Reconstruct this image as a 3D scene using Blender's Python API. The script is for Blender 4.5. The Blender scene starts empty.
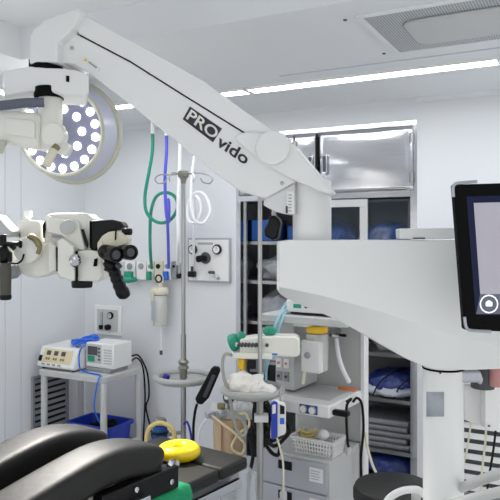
import bpy, bmesh, math, random
from mathutils import Vector, Matrix, noise
random.seed(7)
SC = bpy.context.scene
COL = SC.collection
F = 650.0; HY = 237.0; CZ = 1.6
V = Vector

# ---------------------------------------------------------------- geometry frames
def P(px, py, Y):
    """world point seen at a pixel of the photo at distance Y"""
    return V(((px-250)/F*Y, Y, CZ-(py-HY)/F*Y))

class Frame:
    def __init__(s, x, y, yaw_deg=None, ax=None):
        s.o = V((x, y, 0))
        if ax is None:
            a = math.radians(yaw_deg); s.x = V((math.cos(a), -math.sin(a), 0)); s.y = V((math.sin(a), math.cos(a), 0))
        else:
            s.x = V((ax[0], ax[1], 0)); s.y = V((-ax[1], ax[0], 0))
    def __call__(s, x, y, z): return s.o + s.x*x + s.y*y + V((0, 0, z))

U = (.8826, -.4703)
ROOM = Frame(-.276, 4.6, ax=U)            # x along the back wall, y into the wall
def R(t, d, z): return ROOM(t, -d, z)
def on_plane(px, py, a, b, off=0.0):
    """point of the vertical plane through plan points a, b seen at a pixel; off = metres behind it"""
    d = V((b[0]-a[0], b[1]-a[1], 0)).normalized(); n = V((-d.y, d.x, 0))
    if n.y < 0: n = -n
    ray = V(((px-250)/F, 1, -(py-HY)/F)); o = V((a[0], a[1], 0)) + n*off
    k = n.dot(o - V((0, 0, 0)))/n.dot(ray)
    q = ray*k; return V((q.x, q.y, CZ+q.z))
def wall_tz(px, py, d=0.0):
    o = R(0, d, 0); a = (o.x, o.y); o2 = R(1, d, 0)
    q = on_plane(px, py, a, (o2.x, o2.y)); r = q-ROOM.o
    return r.x*U[0]+r.y*U[1], q.z
def left_dz(px, py):
    a = R(TL, 0, 0); b = R(TL, 1, 0)
    dn = (b-a).normalized(); n = V((-dn.y, dn.x, 0))
    ray = V(((px-250)/F, 1, -(py-HY)/F)); k = n.dot(V((a.x, a.y, 0)))/n.dot(ray)
    q = ray*k; r = V((q.x, q.y, 0))-ROOM.o
    return -(r.dot(ROOM.y)), CZ+q.z
TL = -1.168

# ---------------------------------------------------------------- materials
def lin(c):
    return tuple(((x/255)/12.92 if x/255 <= .04045 else ((x/255+.055)/1.055)**2.4) for x in c) + (1,)
MATS = {}
def mat(name, rgb, rough=.5, metal=0, var=.04, bump=0, scale=14, emit=0, alpha=1, coat=0, trans=0, stretch=None):
    if name in MATS: return MATS[name]
    m = bpy.data.materials.new(name); m.use_nodes = True
    nt = m.node_tree; b = nt.nodes['Principled BSDF']
    tc = nt.nodes.new('ShaderNodeTexCoord'); no = nt.nodes.new('ShaderNodeTexNoise')
    no.inputs['Scale'].default_value = scale; no.inputs['Detail'].default_value = 4
    if stretch:
        mp = nt.nodes.new('ShaderNodeMapping'); mp.inputs['Scale'].default_value = stretch
        nt.links.new(tc.outputs['Object'], mp.inputs[0]); nt.links.new(mp.outputs[0], no.inputs[0])
    else: nt.links.new(tc.outputs['Object'], no.inputs[0])
    mx = nt.nodes.new('ShaderNodeMix'); mx.data_type = 'RGBA'
    c = lin(rgb)
    mx.inputs[6].default_value = tuple(x*(1-var) for x in c[:3])+(1,)
    mx.inputs[7].default_value = tuple(min(1, x*(1+var)) for x in c[:3])+(1,)
    nt.links.new(no.outputs[0], mx.inputs[0]); nt.links.new(mx.outputs[2], b.inputs['Base Color'])
    b.inputs['Roughness'].default_value = rough; b.inputs['Metallic'].default_value = metal
    if coat: b.inputs['Coat Weight'].default_value = coat
    if trans: b.inputs['Transmission Weight'].default_value = trans
    if alpha < 1: b.inputs['Alpha'].default_value = alpha
    if emit:
        b.inputs['Emission Color'].default_value = c; b.inputs['Emission Strength'].default_value = emit
    if bump:
        bp = nt.nodes.new('ShaderNodeBump'); bp.inputs['Strength'].default_value = bump; bp.inputs['Distance'].default_value = .02
        nt.links.new(no.outputs[0], bp.inputs['Height']); nt.links.new(bp.outputs[0], b.inputs['Normal'])
    MATS[name] = m; return m
WALL = mat('wall_paint', (226, 228, 231), .55, var=.012, scale=3)
CEIL = mat('ceiling_paint', (234, 236, 239), .6, var=.012, scale=3)
FLOOR = mat('vinyl_floor', (205, 207, 208), .4, var=.05, scale=8)
SCOPE = mat('scope_enamel', (238, 239, 237), .38, var=.01, scale=5, coat=.15)
SCOPE2 = mat('scope_enamel_cool', (226, 227, 226), .42, var=.01, scale=5)
IVORY = mat('ivory_enamel', (238, 237, 228), .33, var=.015, scale=9, coat=.2)
CREAM = mat('cream_plastic', (228, 222, 200), .4, var=.03)
WHITE = mat('white_plastic', (238, 238, 236), .38, var=.015)
LGREY = mat('light_grey_paint', (196, 197, 196), .42, var=.02)
MGREY = mat('mid_grey_paint', (150, 153, 158), .45, var=.03)
DGREY = mat('dark_grey_plastic', (74, 77, 82), .5, var=.05)
HOSEGREY = mat('slate_hose', (98, 103, 116), .6, var=.05)
BLACK = mat('black_plastic', (13, 13, 14), .38, var=.1)
MATTE = mat('matte_black', (9, 9, 10), .7, var=.1)
VINYL = mat('black_vinyl', (30, 29, 28), .52, var=.1, bump=.06, scale=30)
STEEL = mat('brushed_steel', (206, 207, 211), .15, 1, var=.05, scale=6, bump=.015, stretch=(1, 1, 14))
DULL = mat('satin_steel', (176, 176, 174), .34, 1, var=.06)
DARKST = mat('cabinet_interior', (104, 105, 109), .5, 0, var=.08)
BRONZE = mat('bronze', (150, 138, 104), .35, .8, var=.15, scale=40)
OLIVE = mat('beige_rim', (196, 196, 180), .45, var=.03)
LAVEN = mat('lamp_cone', (206, 210, 226), .35, var=.02)
LEDFACE = mat('lamp_face', (132, 134, 158), .3, var=.1, scale=22)
LED = mat('led', (255, 255, 255), .3, emit=9)
STRIP = mat('light_strip', (250, 252, 255), .4, emit=17)
GREEN = mat('green_hose', (20, 140, 112), .4, var=.06)
TEAL = mat('teal_plastic', (34, 150, 120), .4, var=.1)
GCLOTH = mat('green_cloth', (14, 140, 92), .8, var=.12, bump=.3, scale=30)
BLUE = mat('blue_hose', (88, 92, 214), .4, var=.06)
NAVY = mat('blue_plastic', (28, 58, 176), .4, var=.08)
CBLUE = mat('blue_cable', (48, 112, 222), .45, var=.12)
BBOX = mat('blue_carton', (28, 84, 158), .6, var=.18, scale=20)
PACK = mat('blue_wrapped_pack', (44, 60, 128), .35, var=.35, scale=26, bump=.5)
BPACK = mat('bright_blue_pack', (36, 96, 190), .4, var=.4, scale=24, bump=.5)
PACKW = mat('white_wrapped_pack', (190, 194, 204), .4, var=.12, scale=26, bump=.5)
CLEARW = mat('clear_wrap', (196, 200, 206), .22, var=.15, scale=22, bump=.6, alpha=.55)
BAG = mat('clear_bag', (214, 220, 226), .2, var=.12, scale=22, bump=.6, alpha=.4)
LINEN = mat('grey_linen', (132, 132, 138), .85, var=.16, bump=.4, scale=40)
GAUZE = mat('white_gauze', (238, 234, 228), .9, var=.05, bump=.35, scale=60)
YELLOW = mat('yellow_gel', (250, 216, 14), .18, var=.05, coat=.4)
YLID = mat('yellow_lid', (240, 196, 40), .4, var=.05)
TAN = mat('tan_filter', (206, 176, 144), .45, var=.14, scale=16, stretch=(3, 3, 1))
TUBEC = mat('clear_yellow_tube', (222, 208, 170), .3, var=.08)
YTUBE = mat('yellow_tube', (226, 202, 130), .35, var=.08)
WTUBE = mat('white_tube', (242, 242, 244), .35, var=.02)
GTUBE = mat('grey_tube', (164, 166, 160), .4, var=.05)
SILV = mat('silver_trim', (178, 180, 188), .3, .5, var=.03)
ORANGE = mat('orange_plastic', (236, 120, 48), .4, var=.06)
PURPLE = mat('purple_cap', (62, 40, 150), .35, var=.06)
LABEL = mat('grey_label', (170, 176, 184), .4, var=.08, scale=60)
PAPER = mat('paper_label', (238, 238, 238), .6, var=.05, scale=80)
INK = mat('label_ink', (50, 52, 60), .6)
LOGO = mat('logo_dark', (44, 46, 54), .5, var=.02)
PINK = mat('pink_rubber', (196, 140, 138), .5, var=.08)
BEIGEP = mat('beige_panel', (226, 214, 176), .45, var=.03)
GLASS = mat('cabinet_glass', (50, 62, 72), .05, var=.02, alpha=.25)
JAR = mat('clear_jar', (216, 216, 210), .15, var=.08, scale=30, alpha=.75)
SCRFRAME = mat('screen_margin', (14, 24, 58), .2, var=.05, emit=.1)
SCRIMG = mat('screen_picture', (172, 168, 178), .3, var=.06, scale=4, emit=.22)
SCRBAR = mat('screen_bar', (84, 86, 100), .3, var=.03, emit=.35)
SCRICON = mat('screen_icon', (244, 246, 250), .3, emit=.7)
CYAN = mat('pale_blue_tube', (150, 206, 222), .3, var=.06)
SEAM = mat('panel_seam', (200, 204, 212), .7)
def perforated():
    m = mat('perforated_sheet', (186, 190, 194), .5, var=.02)
    nt = m.node_tree; b = nt.nodes['Principled BSDF']
    tc = nt.nodes.new('ShaderNodeTexCoord'); mp = nt.nodes.new('ShaderNodeMapping')
    mp.inputs['Scale'].default_value = (95, 95, 95); mp.inputs['Rotation'].default_value = (0, 0, math.radians(28))
    vo = nt.nodes.new('ShaderNodeTexVoronoi'); vo.voronoi_dimensions = '2D'; vo.inputs['Randomness'].default_value = 0; vo.inputs['Scale'].default_value = 1
    gt = nt.nodes.new('ShaderNodeMath'); gt.operation = 'LESS_THAN'; gt.inputs[1].default_value = .33
    mx = nt.nodes.new('ShaderNodeMix'); mx.data_type = 'RGBA'; mx.inputs[6].default_value = lin((200, 203, 207)); mx.inputs[7].default_value = lin((112, 116, 120))
    nt.links.new(tc.outputs['Object'], mp.inputs[0]); nt.links.new(mp.outputs[0], vo.inputs['Vector'])
    nt.links.new(vo.outputs['Distance'], gt.inputs[0]); nt.links.new(gt.outputs[0], mx.inputs[0])
    nt.links.new(mx.outputs[2], b.inputs['Base Color'])
    return m
PERF = perforated()
for m_, v_ in ((BLACK, .25), (MATTE, .12), (VINYL, .38), (SCRFRAME, .2), (SCRIMG, .25)): m_.node_tree.nodes['Principled BSDF'].inputs['Specular IOR Level'].default_value = v_
TRAYG = mat('tray_grey', (176, 178, 176), .4, var=.03)
HOOKG = mat('hook_grey', (140, 140, 128), .4, .4, var=.08)

# ---------------------------------------------------------------- mesh builder
class MB:
    def __init__(s): s.b = bmesh.new()
    def box(s, fr, x0, x1, y0, y1, z0, z1):
        vs = [s.b.verts.new(fr(x, y, z)) for x in (x0, x1) for y in (y0, y1) for z in (z0, z1)]
        for f in ((0, 1, 3, 2), (4, 6, 7, 5), (0, 4, 5, 1), (2, 3, 7, 6), (0, 2, 6, 4), (1, 5, 7, 3)):
            s.b.faces.new([vs[i] for i in f])
        return s
    def prism(s, pts, vec):
        pts = [V(p) for p in pts]; vec = V(vec)
        a = [s.b.verts.new(p) for p in pts]; c = [s.b.verts.new(p+vec) for p in pts]
        s.b.faces.new(a); s.b.faces.new(c[::-1]); n = len(a)
        for i in range(n): s.b.faces.new((a[i], c[i], c[(i+1) % n], a[(i+1) % n]))
        return s
    def loft(s, rings, cap=True, closed=False):
        R_ = [[s.b.verts.new(p) for p in r] for r in rings]; n = len(R_[0])
        for i in range(len(R_)-1+(1 if closed else 0)):
            a, c = R_[i], R_[(i+1) % len(R_)]
            for j in range(n): s.b.faces.new((a[j], a[(j+1) % n], c[(j+1) % n], c[j]))
        if cap and not closed: s.b.faces.new(R_[0][::-1]); s.b.faces.new(R_[-1])
        return s
    def lathe(s, o, axis, prof, seg=24, cap=True):
        o = V(o); axis = V(axis).normalized()
        a = axis.orthogonal().normalized(); c = axis.cross(a)
        return s.loft([[o+axis*h+(a*math.cos(2*math.pi*k/seg)+c*math.sin(2*math.pi*k/seg))*max(r, .0004) for k in range(seg)] for r, h in prof], cap)
    def cyl(s, p0, p1, r0, r1=None, seg=20):
        p0 = V(p0); p1 = V(p1); r1 = r0 if r1 is None else r1
        return s.lathe(p0, p1-p0, [(r0, 0), (r1, (p1-p0).length)], seg)
    def rcyl(s, p0, p1, r, e=.15, seg=24):      # cylinder with rounded rims
        p0 = V(p0); p1 = V(p1); L = (p1-p0).length; q = min(r*e, L*.4)
        return s.lathe(p0, p1-p0, [(r-q, 0), (r-q*.3, q*.3), (r, q), (r, L-q), (r-q*.3, L-q*.3), (r-q, L)], seg)
    def torus(s, o, axis, Rr, r, seg=32, rs=10):
        o = V(o); axis = V(axis).normalized(); a = axis.orthogonal().normalized(); c = axis.cross(a)
        rings = []
        for k in range(seg):
            t = 2*math.pi*k/seg; d = a*math.cos(t)+c*math.sin(t)
            rings.append([o+d*(Rr+r*math.cos(2*math.pi*j/rs))+axis*r*math.sin(2*math.pi*j/rs) for j in range(rs)])
        return s.loft(rings, closed=True)
    def tube(s, pts, r, seg=8, smooth=6):
        pts = [V(p) for p in pts]
        if smooth and len(pts) > 2:
            q = []; e = [pts[0]*2-pts[1]]+pts+[pts[-1]*2-pts[-2]]
            for i in range(1, len(e)-2):
                for k in range(smooth):
                    t = k/smooth; a, b, c, d = e[i-1:i+3]
                    q.append(.5*((2*b)+(c-a)*t+(2*a-5*b+4*c-d)*t*t+(3*b-a-3*c+d)*t**3))
            pts = q+[pts[-1]]
        rings = []; n = None
        for i, p in enumerate(pts):
            t = (pts[min(i+1, len(pts)-1)]-pts[max(i-1, 0)]).normalized()
            if n is None: n = t.orthogonal().normalized()
            n = (n-t*n.dot(t)); n = n.normalized() if n.length > 1e-6 else t.orthogonal().normalized()
            c = t.cross(n); rr = r[i] if isinstance(r, list) else r
            rings.append([p+(n*math.cos(2*math.pi*k/seg)+c*math.sin(2*math.pi*k/seg))*rr for k in range(seg)])
        return s.loft(rings)
    def blob(s, o, rad, amp=.25, freq=9, seed=0, seg=28, rings=16, flat=0):
        o = V(o); rs = []
        for i in range(rings+1):
            th = math.pi*(.02+.96*i/rings); row = []
            for k in range(seg):
                ph = 2*math.pi*k/seg
                d = V((math.sin(th)*math.cos(ph), math.sin(th)*math.sin(ph), -math.cos(th)))
                w = V((d.x*rad[0], d.y*rad[1], d.z*rad[2]))
                g = 1+amp*noise.noise((w+V((seed*3.1, seed*1.7, seed)))*freq*3)
                q = w*g
                if flat: q.z = max(q.z, -rad[2]*flat)
                row.append(o+q)
            rs.append(row)
        return s.loft(rs)
    def mesh_data(s, verts, faces):
        vs = [s.b.verts.new(p) for p in verts]
        for f in faces:
            try: s.b.faces.new([vs[i] for i in f])
            except ValueError: pass
        return s
    def build(s, name, m, parent=None, bevel=0, sharp=35, seg=2):
        bmesh.ops.recalc_face_normals(s.b, faces=s.b.faces)
        off = V((0, 0, 0)); q = parent
        while q is not None: off = off+V(q.location); q = q.parent
        if parent is None:
            zs = [v.co for v in s.b.verts]
            off = V((sum(c.x for c in zs)/len(zs), sum(c.y for c in zs)/len(zs), min(c.z for c in zs)))
        for v in s.b.verts: v.co -= off
        me = bpy.data.meshes.new(name); s.b.to_mesh(me); s.b.free()
        me.materials.append(m)
        me.shade_smooth(); me.set_sharp_from_angle(angle=math.radians(sharp))
        o = bpy.data.objects.new(name, me); COL.objects.link(o)
        if parent is not None: o.parent = parent
        else: o.location = off
        if bevel:
            bv = o.modifiers.new('bevel', 'BEVEL'); bv.width = bevel; bv.segments = seg; bv.limit_method = 'ANGLE'; bv.angle_limit = math.radians(38)
            bv.harden_normals = False
        return o
def tag(o, label, cat, group=None):
    o['label'] = label; o['category'] = cat
    if group: o['group'] = group
    return o
def thing(name, label, cat, loc, group=None):
    o = bpy.data.objects.new(name, None); o.empty_display_size = .05; COL.objects.link(o); o.location = V(loc)
    return tag(o, label, cat, group)
def struct(o): o['kind'] = 'structure'; return o
def boxpart(name, m, parent, fr, dims, bevel=.003):
    return MB().box(fr, *dims).build(name, m, parent, bevel)
def pxprism(name, m, parent, pts, a, b, depth, off=0, bevel=.006, seg=3):
    q = [on_plane(x, y, a, b, off) for x, y in pts]
    d = V((b[0]-a[0], b[1]-a[1], 0)).normalized(); n = V((-d.y, d.x, 0)); n = n if n.y > 0 else -n
    return MB().prism(q, n*depth).build(name, m, parent, bevel, seg=seg)
def round_poly(c, w, h, r, n=5):
    pts = []
    for sx, sy, a0 in ((1, 1, 0), (-1, 1, 90), (-1, -1, 180), (1, -1, 270)):
        for k in range(n+1):
            a = math.radians(a0+90*k/n); pts.append((c[0]+sx*(w-r)+r*math.cos(a), c[1]+sy*(h-r)+r*math.sin(a)))
    return pts
def text_mesh(body, spacing=1.0):
    cu = bpy.data.curves.new('lettering', 'FONT'); cu.body = body; cu.space_character = spacing; cu.offset = .018; cu.resolution_u = 4
    o = bpy.data.objects.new('lettering', cu); COL.objects.link(o)
    dg = bpy.context.evaluated_depsgraph_get(); ev = o.evaluated_get(dg); me = ev.to_mesh()
    vs = [V(v.co) for v in me.vertices]; fs = [list(p.vertices) for p in me.polygons]
    ev.to_mesh_clear(); bpy.data.objects.remove(o); bpy.data.curves.remove(cu)
    x0 = min(v.x for v in vs); x1 = max(v.x for v in vs); y0 = min(v.y for v in vs); y1 = max(v.y for v in vs)
    return [((v.x-x0)/(x1-x0), (v.y-y0)/(y1-y0)) for v in vs], fs

# ================================================================= THE ROOM
LOW, HIGH = 2.44, 2.595
TR, DB = 4.3, 5.2
CT0, CT1, CTOP = .203, 1.453, 2.30
struct(MB().prism([R(TL-.1, -.7, 0), R(TR, -.7, 0), R(TR, DB, 0), R(TL-.1, DB, 0)], (0, 0, -.1)).build('floor', FLOOR))
m = MB()
m.prism([R(t, d, LOW) for t, d in ((TL-.1, -.7), (TR, -.7), (TR, 1.72), (0, 1.72), (0, DB), (TL-.1, DB))], (0, 0, HIGH-LOW+.05))
m.prism([R(t, d, HIGH) for t, d in ((-.02, 1.70), (TR, 1.70), (TR, DB), (-.02, DB))], (0, 0, .05))
struct(m.build('ceiling', CEIL))
pts = [(TL-.1, 0), (CT0, 0), (CT0, CTOP), (CT1, CTOP), (CT1, 0), (TR, 0), (TR, LOW+.02), (TL-.1, LOW+.02)]
struct(MB().prism([R(t, 0, z) for t, z in pts], ROOM.y*.1).build('wall_back', WALL))
struct(MB().box(ROOM, TL-.1, TL, -DB, .1, 0, LOW+.02).build('wall_left', WALL))
# unseen wall headers, added behind and right of the camera to dim the raised ceiling
struct(MB().box(ROOM, TR, TR+.1, -DB, 0, 1.95, HIGH+.05).build('added_header_right', WALL))
struct(MB().box(ROOM, TL, TR+.1, -DB-.1, -DB, 1.95, HIGH+.05).build('added_header_front', WALL))
# joints between wall / ceiling panels
n_tr = 0
def seam(dims):
    global n_tr; n_tr += 1
    struct(MB().box(ROOM, *dims).build('trim_%d' % n_tr, SEAM))
for px in (5, 21):
    d, _ = left_dz(px, 300); seam((TL, TL+.002, -d-.003, -d+.003, 0, LOW))
seam((.95, 2.6, -.875, -.862, LOW-.003, LOW))
seam((TL, TR, -1.24, -1.236, LOW-.002, LOW)) if False else None
struct(MB().box(ROOM, TL, CT0, -.012, 0, LOW-.03, LOW).build('trim_%d' % 8, CEIL))
struct(MB().box(ROOM, CT1, TR, -.012, 0, LOW-.03, LOW).build('trim_%d' % 9, CEIL))

# ceiling strip lights
def strip(label, dims):
    x0, x1, y0, y1 = dims; c = R((x0+x1)/2, -(y0+y1)/2, LOW)
    t = thing('ceiling_light', label, 'ceiling light', c, 'recessed ceiling strip lights')
    m = MB(); w = .012
    for d in ((x0, x1, y0, y0+w), (x0, x1, y1-w, y1), (x0, x0+w, y0+w, y1-w), (x1-w, x1, y0+w, y1-w)): m.box(ROOM, *d, LOW-.012, LOW+.0)
    m.build('frame', WHITE, t)
    MB().box(ROOM, x0+w, x1-w, y0+w, y1-w, LOW-.008, LOW-.001).build('diffuser', STRIP, t)
strip('long bright strip light in the ceiling above the steel cabinet', (.66, 2.005, -.715, -.597))
strip('bright strip light whose middle is hidden by the microscope arm', (-.69, .648, -.715, -.597))
strip('bright strip light by the ceiling corner at the left wall above surgical lamp', (-.66, -.54, -2.5, -1.15))
# two more rows the room has, beyond the frame
for dims in ((2.02, 3.36, -.715, -.597), (-.66, -.54, -3.86, -2.52)):
    strip('strip light further along the same ceiling row, beyond the picture edge', dims)
for (ax, ay) in ((1.3, -3.4), (2.7, -3.4), (1.3, -4.6), (2.7, -4.6)):  # unseen glowing panels added to the raised ceiling as extra light
    t = thing('ceiling_light', 'unseen square fill light panel added to the raised ceiling', 'ceiling light', R(ax, -ay, HIGH), 'added square fill light panels')
    MB().box(ROOM, ax-.3, ax+.3, ay-.3, ay+.3, HIGH-.012, HIGH).build('frame', WHITE, t)
    MB().box(ROOM, ax-.28, ax+.28, ay-.28, ay+.28, HIGH-.016, HIGH-.0125).build('diffuser', mat('fill_panel_glow', (250, 252, 255), .4, emit=1.0), t)

# perforated air diffuser in the ceiling
t = thing('air_diffuser', 'square perforated ceiling air vent with rounded inner plate beside strip light', 'air vent', R(2.0, 1.29, LOW))
m = MB(); x0, x1, y0, y1, w = 1.60, 2.42, -1.57, -1.0, .022
for d in ((x0, x1, y0, y0+w), (x0, x1, y1-w, y1), (x0, x0+w, y0+w, y1-w), (x1-w, x1, y0+w, y1-w)): m.box(ROOM, *d, LOW-.01, LOW)
m.build('frame', CEIL, t, .002)
MB().box(ROOM, x0+w, x1-w, y0+w, y1-w, LOW-.006, LOW-.001).build('perforated_sheet', PERF, t)
pl = round_poly(((x0+x1)/2, (y0+y1)/2), .27, .16, .06)
MB().prism([ROOM(a, b, LOW-.02) for a, b in pl], (0, 0, .0139)).build('inner_plate', LGREY, t, .006)
for a, b in ((x0-.05, y0+.03), (x0-.05, y1-.02)):
    MB().cyl(ROOM(a, b, LOW-.004), ROOM(a, b, LOW), .008, seg=10).build('screw', DGREY, t)

# low return-air grilles
def grille(label, fr, x0, x1, z0, z1, n, d=.02, back=DGREY, slat=LGREY):
    t = thing('air_grille', label, 'air grille', fr((x0+x1)/2, 0, z0))
    m = MB(); w = .02
    for q in ((x0, x1, z0, z0+w), (x0, x1, z1-w, z1), (x0, x0+w, z0+w, z1-w), (x1-w, x1, z0+w, z1-w)): m.box(fr, q[0], q[1], -d, 0, q[2], q[3])
    m.build('frame', MGREY, t)
    MB().box(fr, x0+w, x1-w, -.003, 0, z0+w, z1-w).build('backing', back, t)
    for k in range(n):
        z = z0+w+(z1-z0-2*w)*(k+.5)/n; h = (z1-z0-2*w)/n*.26
        MB().prism([fr(x0+w, -d+.003, z-h), fr(x0+w, -d+.007, z-h), fr(x0+w, -.003, z+h), fr(x0+w, -.007, z+h)], fr.x*(x1-x0-2*w)).build('louvre', slat, t)
LEFTF = Frame(R(TL, 0, 0).x, R(TL, 0, 0).y, ax=(ROOM.y.x, ROOM.y.y)); # x runs toward the back wall, y into the left wall
grille('dark low louvred air grille on the left wall behind the trolley', LEFTF, -.56, -.20, .16, .60, 9, back=BLACK, slat=MGREY)
t0, _ = wall_tz(455, 430)
grille('wide white louvred air grille low on the back wall right of column', ROOM, t0, t0+.6, .10, .56, 7, slat=WHITE)

# ================================================================= STEEL CABINET (built into the back wall)
cab = thing('storage_cabinet', 'tall stainless steel storage cabinet recessed in the back wall', 'cabinet', R(.83, 0, 0))
DEP = .45; w = .035
m = MB()
m.box(ROOM, CT0, CT0+w, 0, DEP, 0, CTOP).box(ROOM, CT1-.04, CT1, 0, DEP, 0, CTOP)
m.box(ROOM, CT0+w, CT1-.04, 0, DEP, CTOP-.03, CTOP).box(ROOM, CT0+w, CT1-.04, 0, DEP, 0, .1)
m.box(ROOM, CT0, CT1, -.008, .0, CTOP-.028, CTOP+.004)
m.box(ROOM, .655, .69, 0, DEP, .1, CTOP-.03)
m.build('carcass', STEEL, cab)
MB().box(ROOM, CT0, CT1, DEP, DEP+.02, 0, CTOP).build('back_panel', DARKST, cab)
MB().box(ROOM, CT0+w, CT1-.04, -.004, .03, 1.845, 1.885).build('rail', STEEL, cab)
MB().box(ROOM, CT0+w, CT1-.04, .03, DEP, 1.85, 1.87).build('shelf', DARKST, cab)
shelves_r = [1.50, 1.18, .874, .590, .27]
for z in shelves_r: MB().box(ROOM, .69, CT1-.04, .05, DEP, z-.022, z).build('shelf', DULL, cab)
shelves_l = [1.57, 1.30, 1.02, .75, .45]
for z in shelves_l: MB().box(ROOM, CT0+w, .655, .05, DEP, z-.022, z).build('shelf', DULL, cab)
# upper doors
tgap, _ = wall_tz(318, 160)
for a, b, hx in ((CT0+.03, .645, None), (.655, tgap-.008, 1), (tgap+.006, CT1-.022, 0)):
    d = MB(); n = 14; rows = []
    for i in range(n+1):                     # thin door skin, slightly bellied like hand-formed sheet
        z = 1.882+(CTOP-.026-1.882)*i/n; row = []
        for j in range(n+1):
            x = a+(b-a)*j/n; e = .011*math.sin(math.pi*i/n)*math.sin(math.pi*j/n)+.002*math.sin(i*.9+j*.35)*math.sin(math.pi*i/n)*math.sin(math.pi*j/n)
            row.append(d.b.verts.new(ROOM(x, -.012-e, z)))
        rows.append(row)
    for i in range(n):
        for j in range(n): d.b.faces.new((rows[i][j], rows[i][j+1], rows[i+1][j+1], rows[i+1][j]))
    o = d.build('door', STEEL, cab); sl = o.modifiers.new('t', 'SOLIDIFY'); sl.thickness = .014; sl.offset = 0
    if hx is not None:
        hxp = b-.03 if hx else a+.055
        q = MB().prism([ROOM(hxp+x, -.026, 2.065+z) for x, z in round_poly((0, 0), .017, .065, .014)], -ROOM.y*.02).build('handle', STEEL, o, .003)
        MB().prism([ROOM(hxp+x, -.0465, 2.065+z) for x, z in round_poly((0, 0), .010, .05, .006)], -ROOM.y*.003).build('recess', DGREY, q)
        hb = a+.004 if hx else b-.004
        for z in (1.96, 2.2): MB().cyl(ROOM(hb, -.026, z-.03), ROOM(hb, -.026, z+.03), .008, seg=10).build('hinge', DULL, o)
MB().box(ROOM, tgap-.012, tgap+.004, -.020, -.004, 1.92, CTOP-.05).build('door_gap_dark', BLACK, cab)  # black strip stands in for the dark gap between the doors
# glass doors of the middle part
def glass_door(x0, x1, z0, z1, y, m_, w=.05):
    d = MB()
    for q in ((x0, x1, z0, z0+w), (x0, x1, z1-w, z1), (x0, x0+w, z0+w, z1-w), (x1-w, x1, z0+w, z1-w)): d.box(ROOM, q[0], q[1], y, y+.018, q[2], q[3])
    o = d.build('glass_door', m_, cab, .002)
    MB().box(ROOM, x0+w, x1-w, y+.007, y+.011, z0+w, z1-w).build('pane', GLASS, o)
tm, _ = wall_tz(367, 220)
glass_door(.70, tm, 1.0, 1.84, .005, LGREY)
glass_door(tm-.03, CT1-.045, 1.0, 1.835, .026, DGREY, .018)
# frame of the open left part
for x in (CT0+.055,): MB().box(ROOM, x, x+.022, .008, .03, .1, 1.85).build('door_stile', DULL, cab)
m = MB().box(ROOM, .63, .654, .05, .065, .3, 1.84)
m.build('shelf_rack_strip', DULL, cab)

# things on the cabinet shelves
def on_shelf(name, label, cat, m_, t0, t1, y0, y1, z0, z1, group=None, soft=False, seed=0):
    if soft:
        c = ROOM((t0+t1)/2, (y0+y1)/2, (z0+z1)/2)
        mb = MB(); n = 20; h = (z1-z0)/2
        mb.blob((0, 0, 0), ((t1-t0)/2, (y1-y0)/2, h), .28, 6, seed, 32, 18, flat=.72)
        for v in mb.b.verts: v.co = ROOM((t0+t1)/2+v.co.x, (y0+y1)/2+v.co.y, z0+h*.72+v.co.z)
        o = mb.build(name, m_, None, sharp=80)
    else: o = MB().box(ROOM, t0, t1, y0, y1, z0, z1).build(name, m_, None, .006)
    return tag(o, label, cat, group)
on_shelf('carton', 'plain blue carton on the top shelf of the open left cabinet', 'box', BBOX, .27, .43, .10, .32, 1.57, 1.72)
on_shelf('carton', 'blue carton behind the right end of top left shelf', 'box', BBOX, .50, .63, .2, .4, 1.57, 1.68)
on_shelf('wrapped_pack', 'blue wrapped pack behind the white framed glass door', 'pack', BPACK, .70, .99, .10, .4, 1.50, 1.74, soft=True, seed=2)
on_shelf('wrapped_pack', 'blue wrapped pack behind the dark framed glass door', 'pack', BPACK, 1.06, 1.39, .10, .4, 1.50, 1.73, soft=True, seed=3)
on_shelf('plastic_bag', 'clear plastic bag of supplies on middle shelf of left cabinet', 'bag', CLEARW, .28, .62, .08, .36, 1.30, 1.50, soft=True, seed=4)
on_shelf('plastic_bag', 'clear plastic bag hanging over a lower shelf of left cabinet', 'bag', CLEARW, .30, .60, .06, .34, 1.02, 1.25, soft=True, seed=5)
on_shelf('supply_pack', 'upright white printed sleeve pack low in the left cabinet', 'pack', PACKW, .36, .50, .08, .2, .75, .98)
on_shelf('plastic_bag', 'clear bag with navy contents on the shelf under the glass doors', 'bag', CLEARW, 1.12, 1.38, .12, .36, .874, .97, soft=True, seed=6)
t = thing('wrapped_pack', 'bulky navy and white wrapped bundle with dark straps on the middle right shelf', 'pack', ROOM(1.24, .2, .59))
mb = MB().blob((0, 0, 0), (.17, .17, .085), .2, 6, 7, 36, 20, flat=.6)
for v in mb.b.verts: v.co = ROOM(1.25+v.co.x, .235+v.co.y, .665+v.co.z+.0)
mb.build('navy_wrap', PACK, t, sharp=80)
mb = MB().blob((0, 0, 0), (.18, .16, .045), .2, 6, 8, 36, 20, flat=.8)
for v in mb.b.verts: v.co = ROOM(1.25+v.co.x, .2+v.co.y, .59+.036+v.co.z)
mb.build('white_wrap', PACKW, t, sharp=80)
MB().tube([ROOM(1.16, .06, .60), ROOM(1.2, .065, .68), ROOM(1.27, .12, .745), ROOM(1.33, .2, .75)], .004, 6).build('strap', BLACK, t)
MB().tube([ROOM(1.3, .045, .60), ROOM(1.33, .06, .67), ROOM(1.37, .12, .71)], .004, 6).build('strap', BLACK, t)
places = ['topmost folded grey drape in the stack on the lower right shelf', 'second folded grey drape from the top of the stack on lower right shelf',
          'middle folded grey drape in the stack on lower right shelf', 'second folded grey drape from the bottom of the shelf stack', 'bottom folded grey drape of the stack on lower right shelf']
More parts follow.
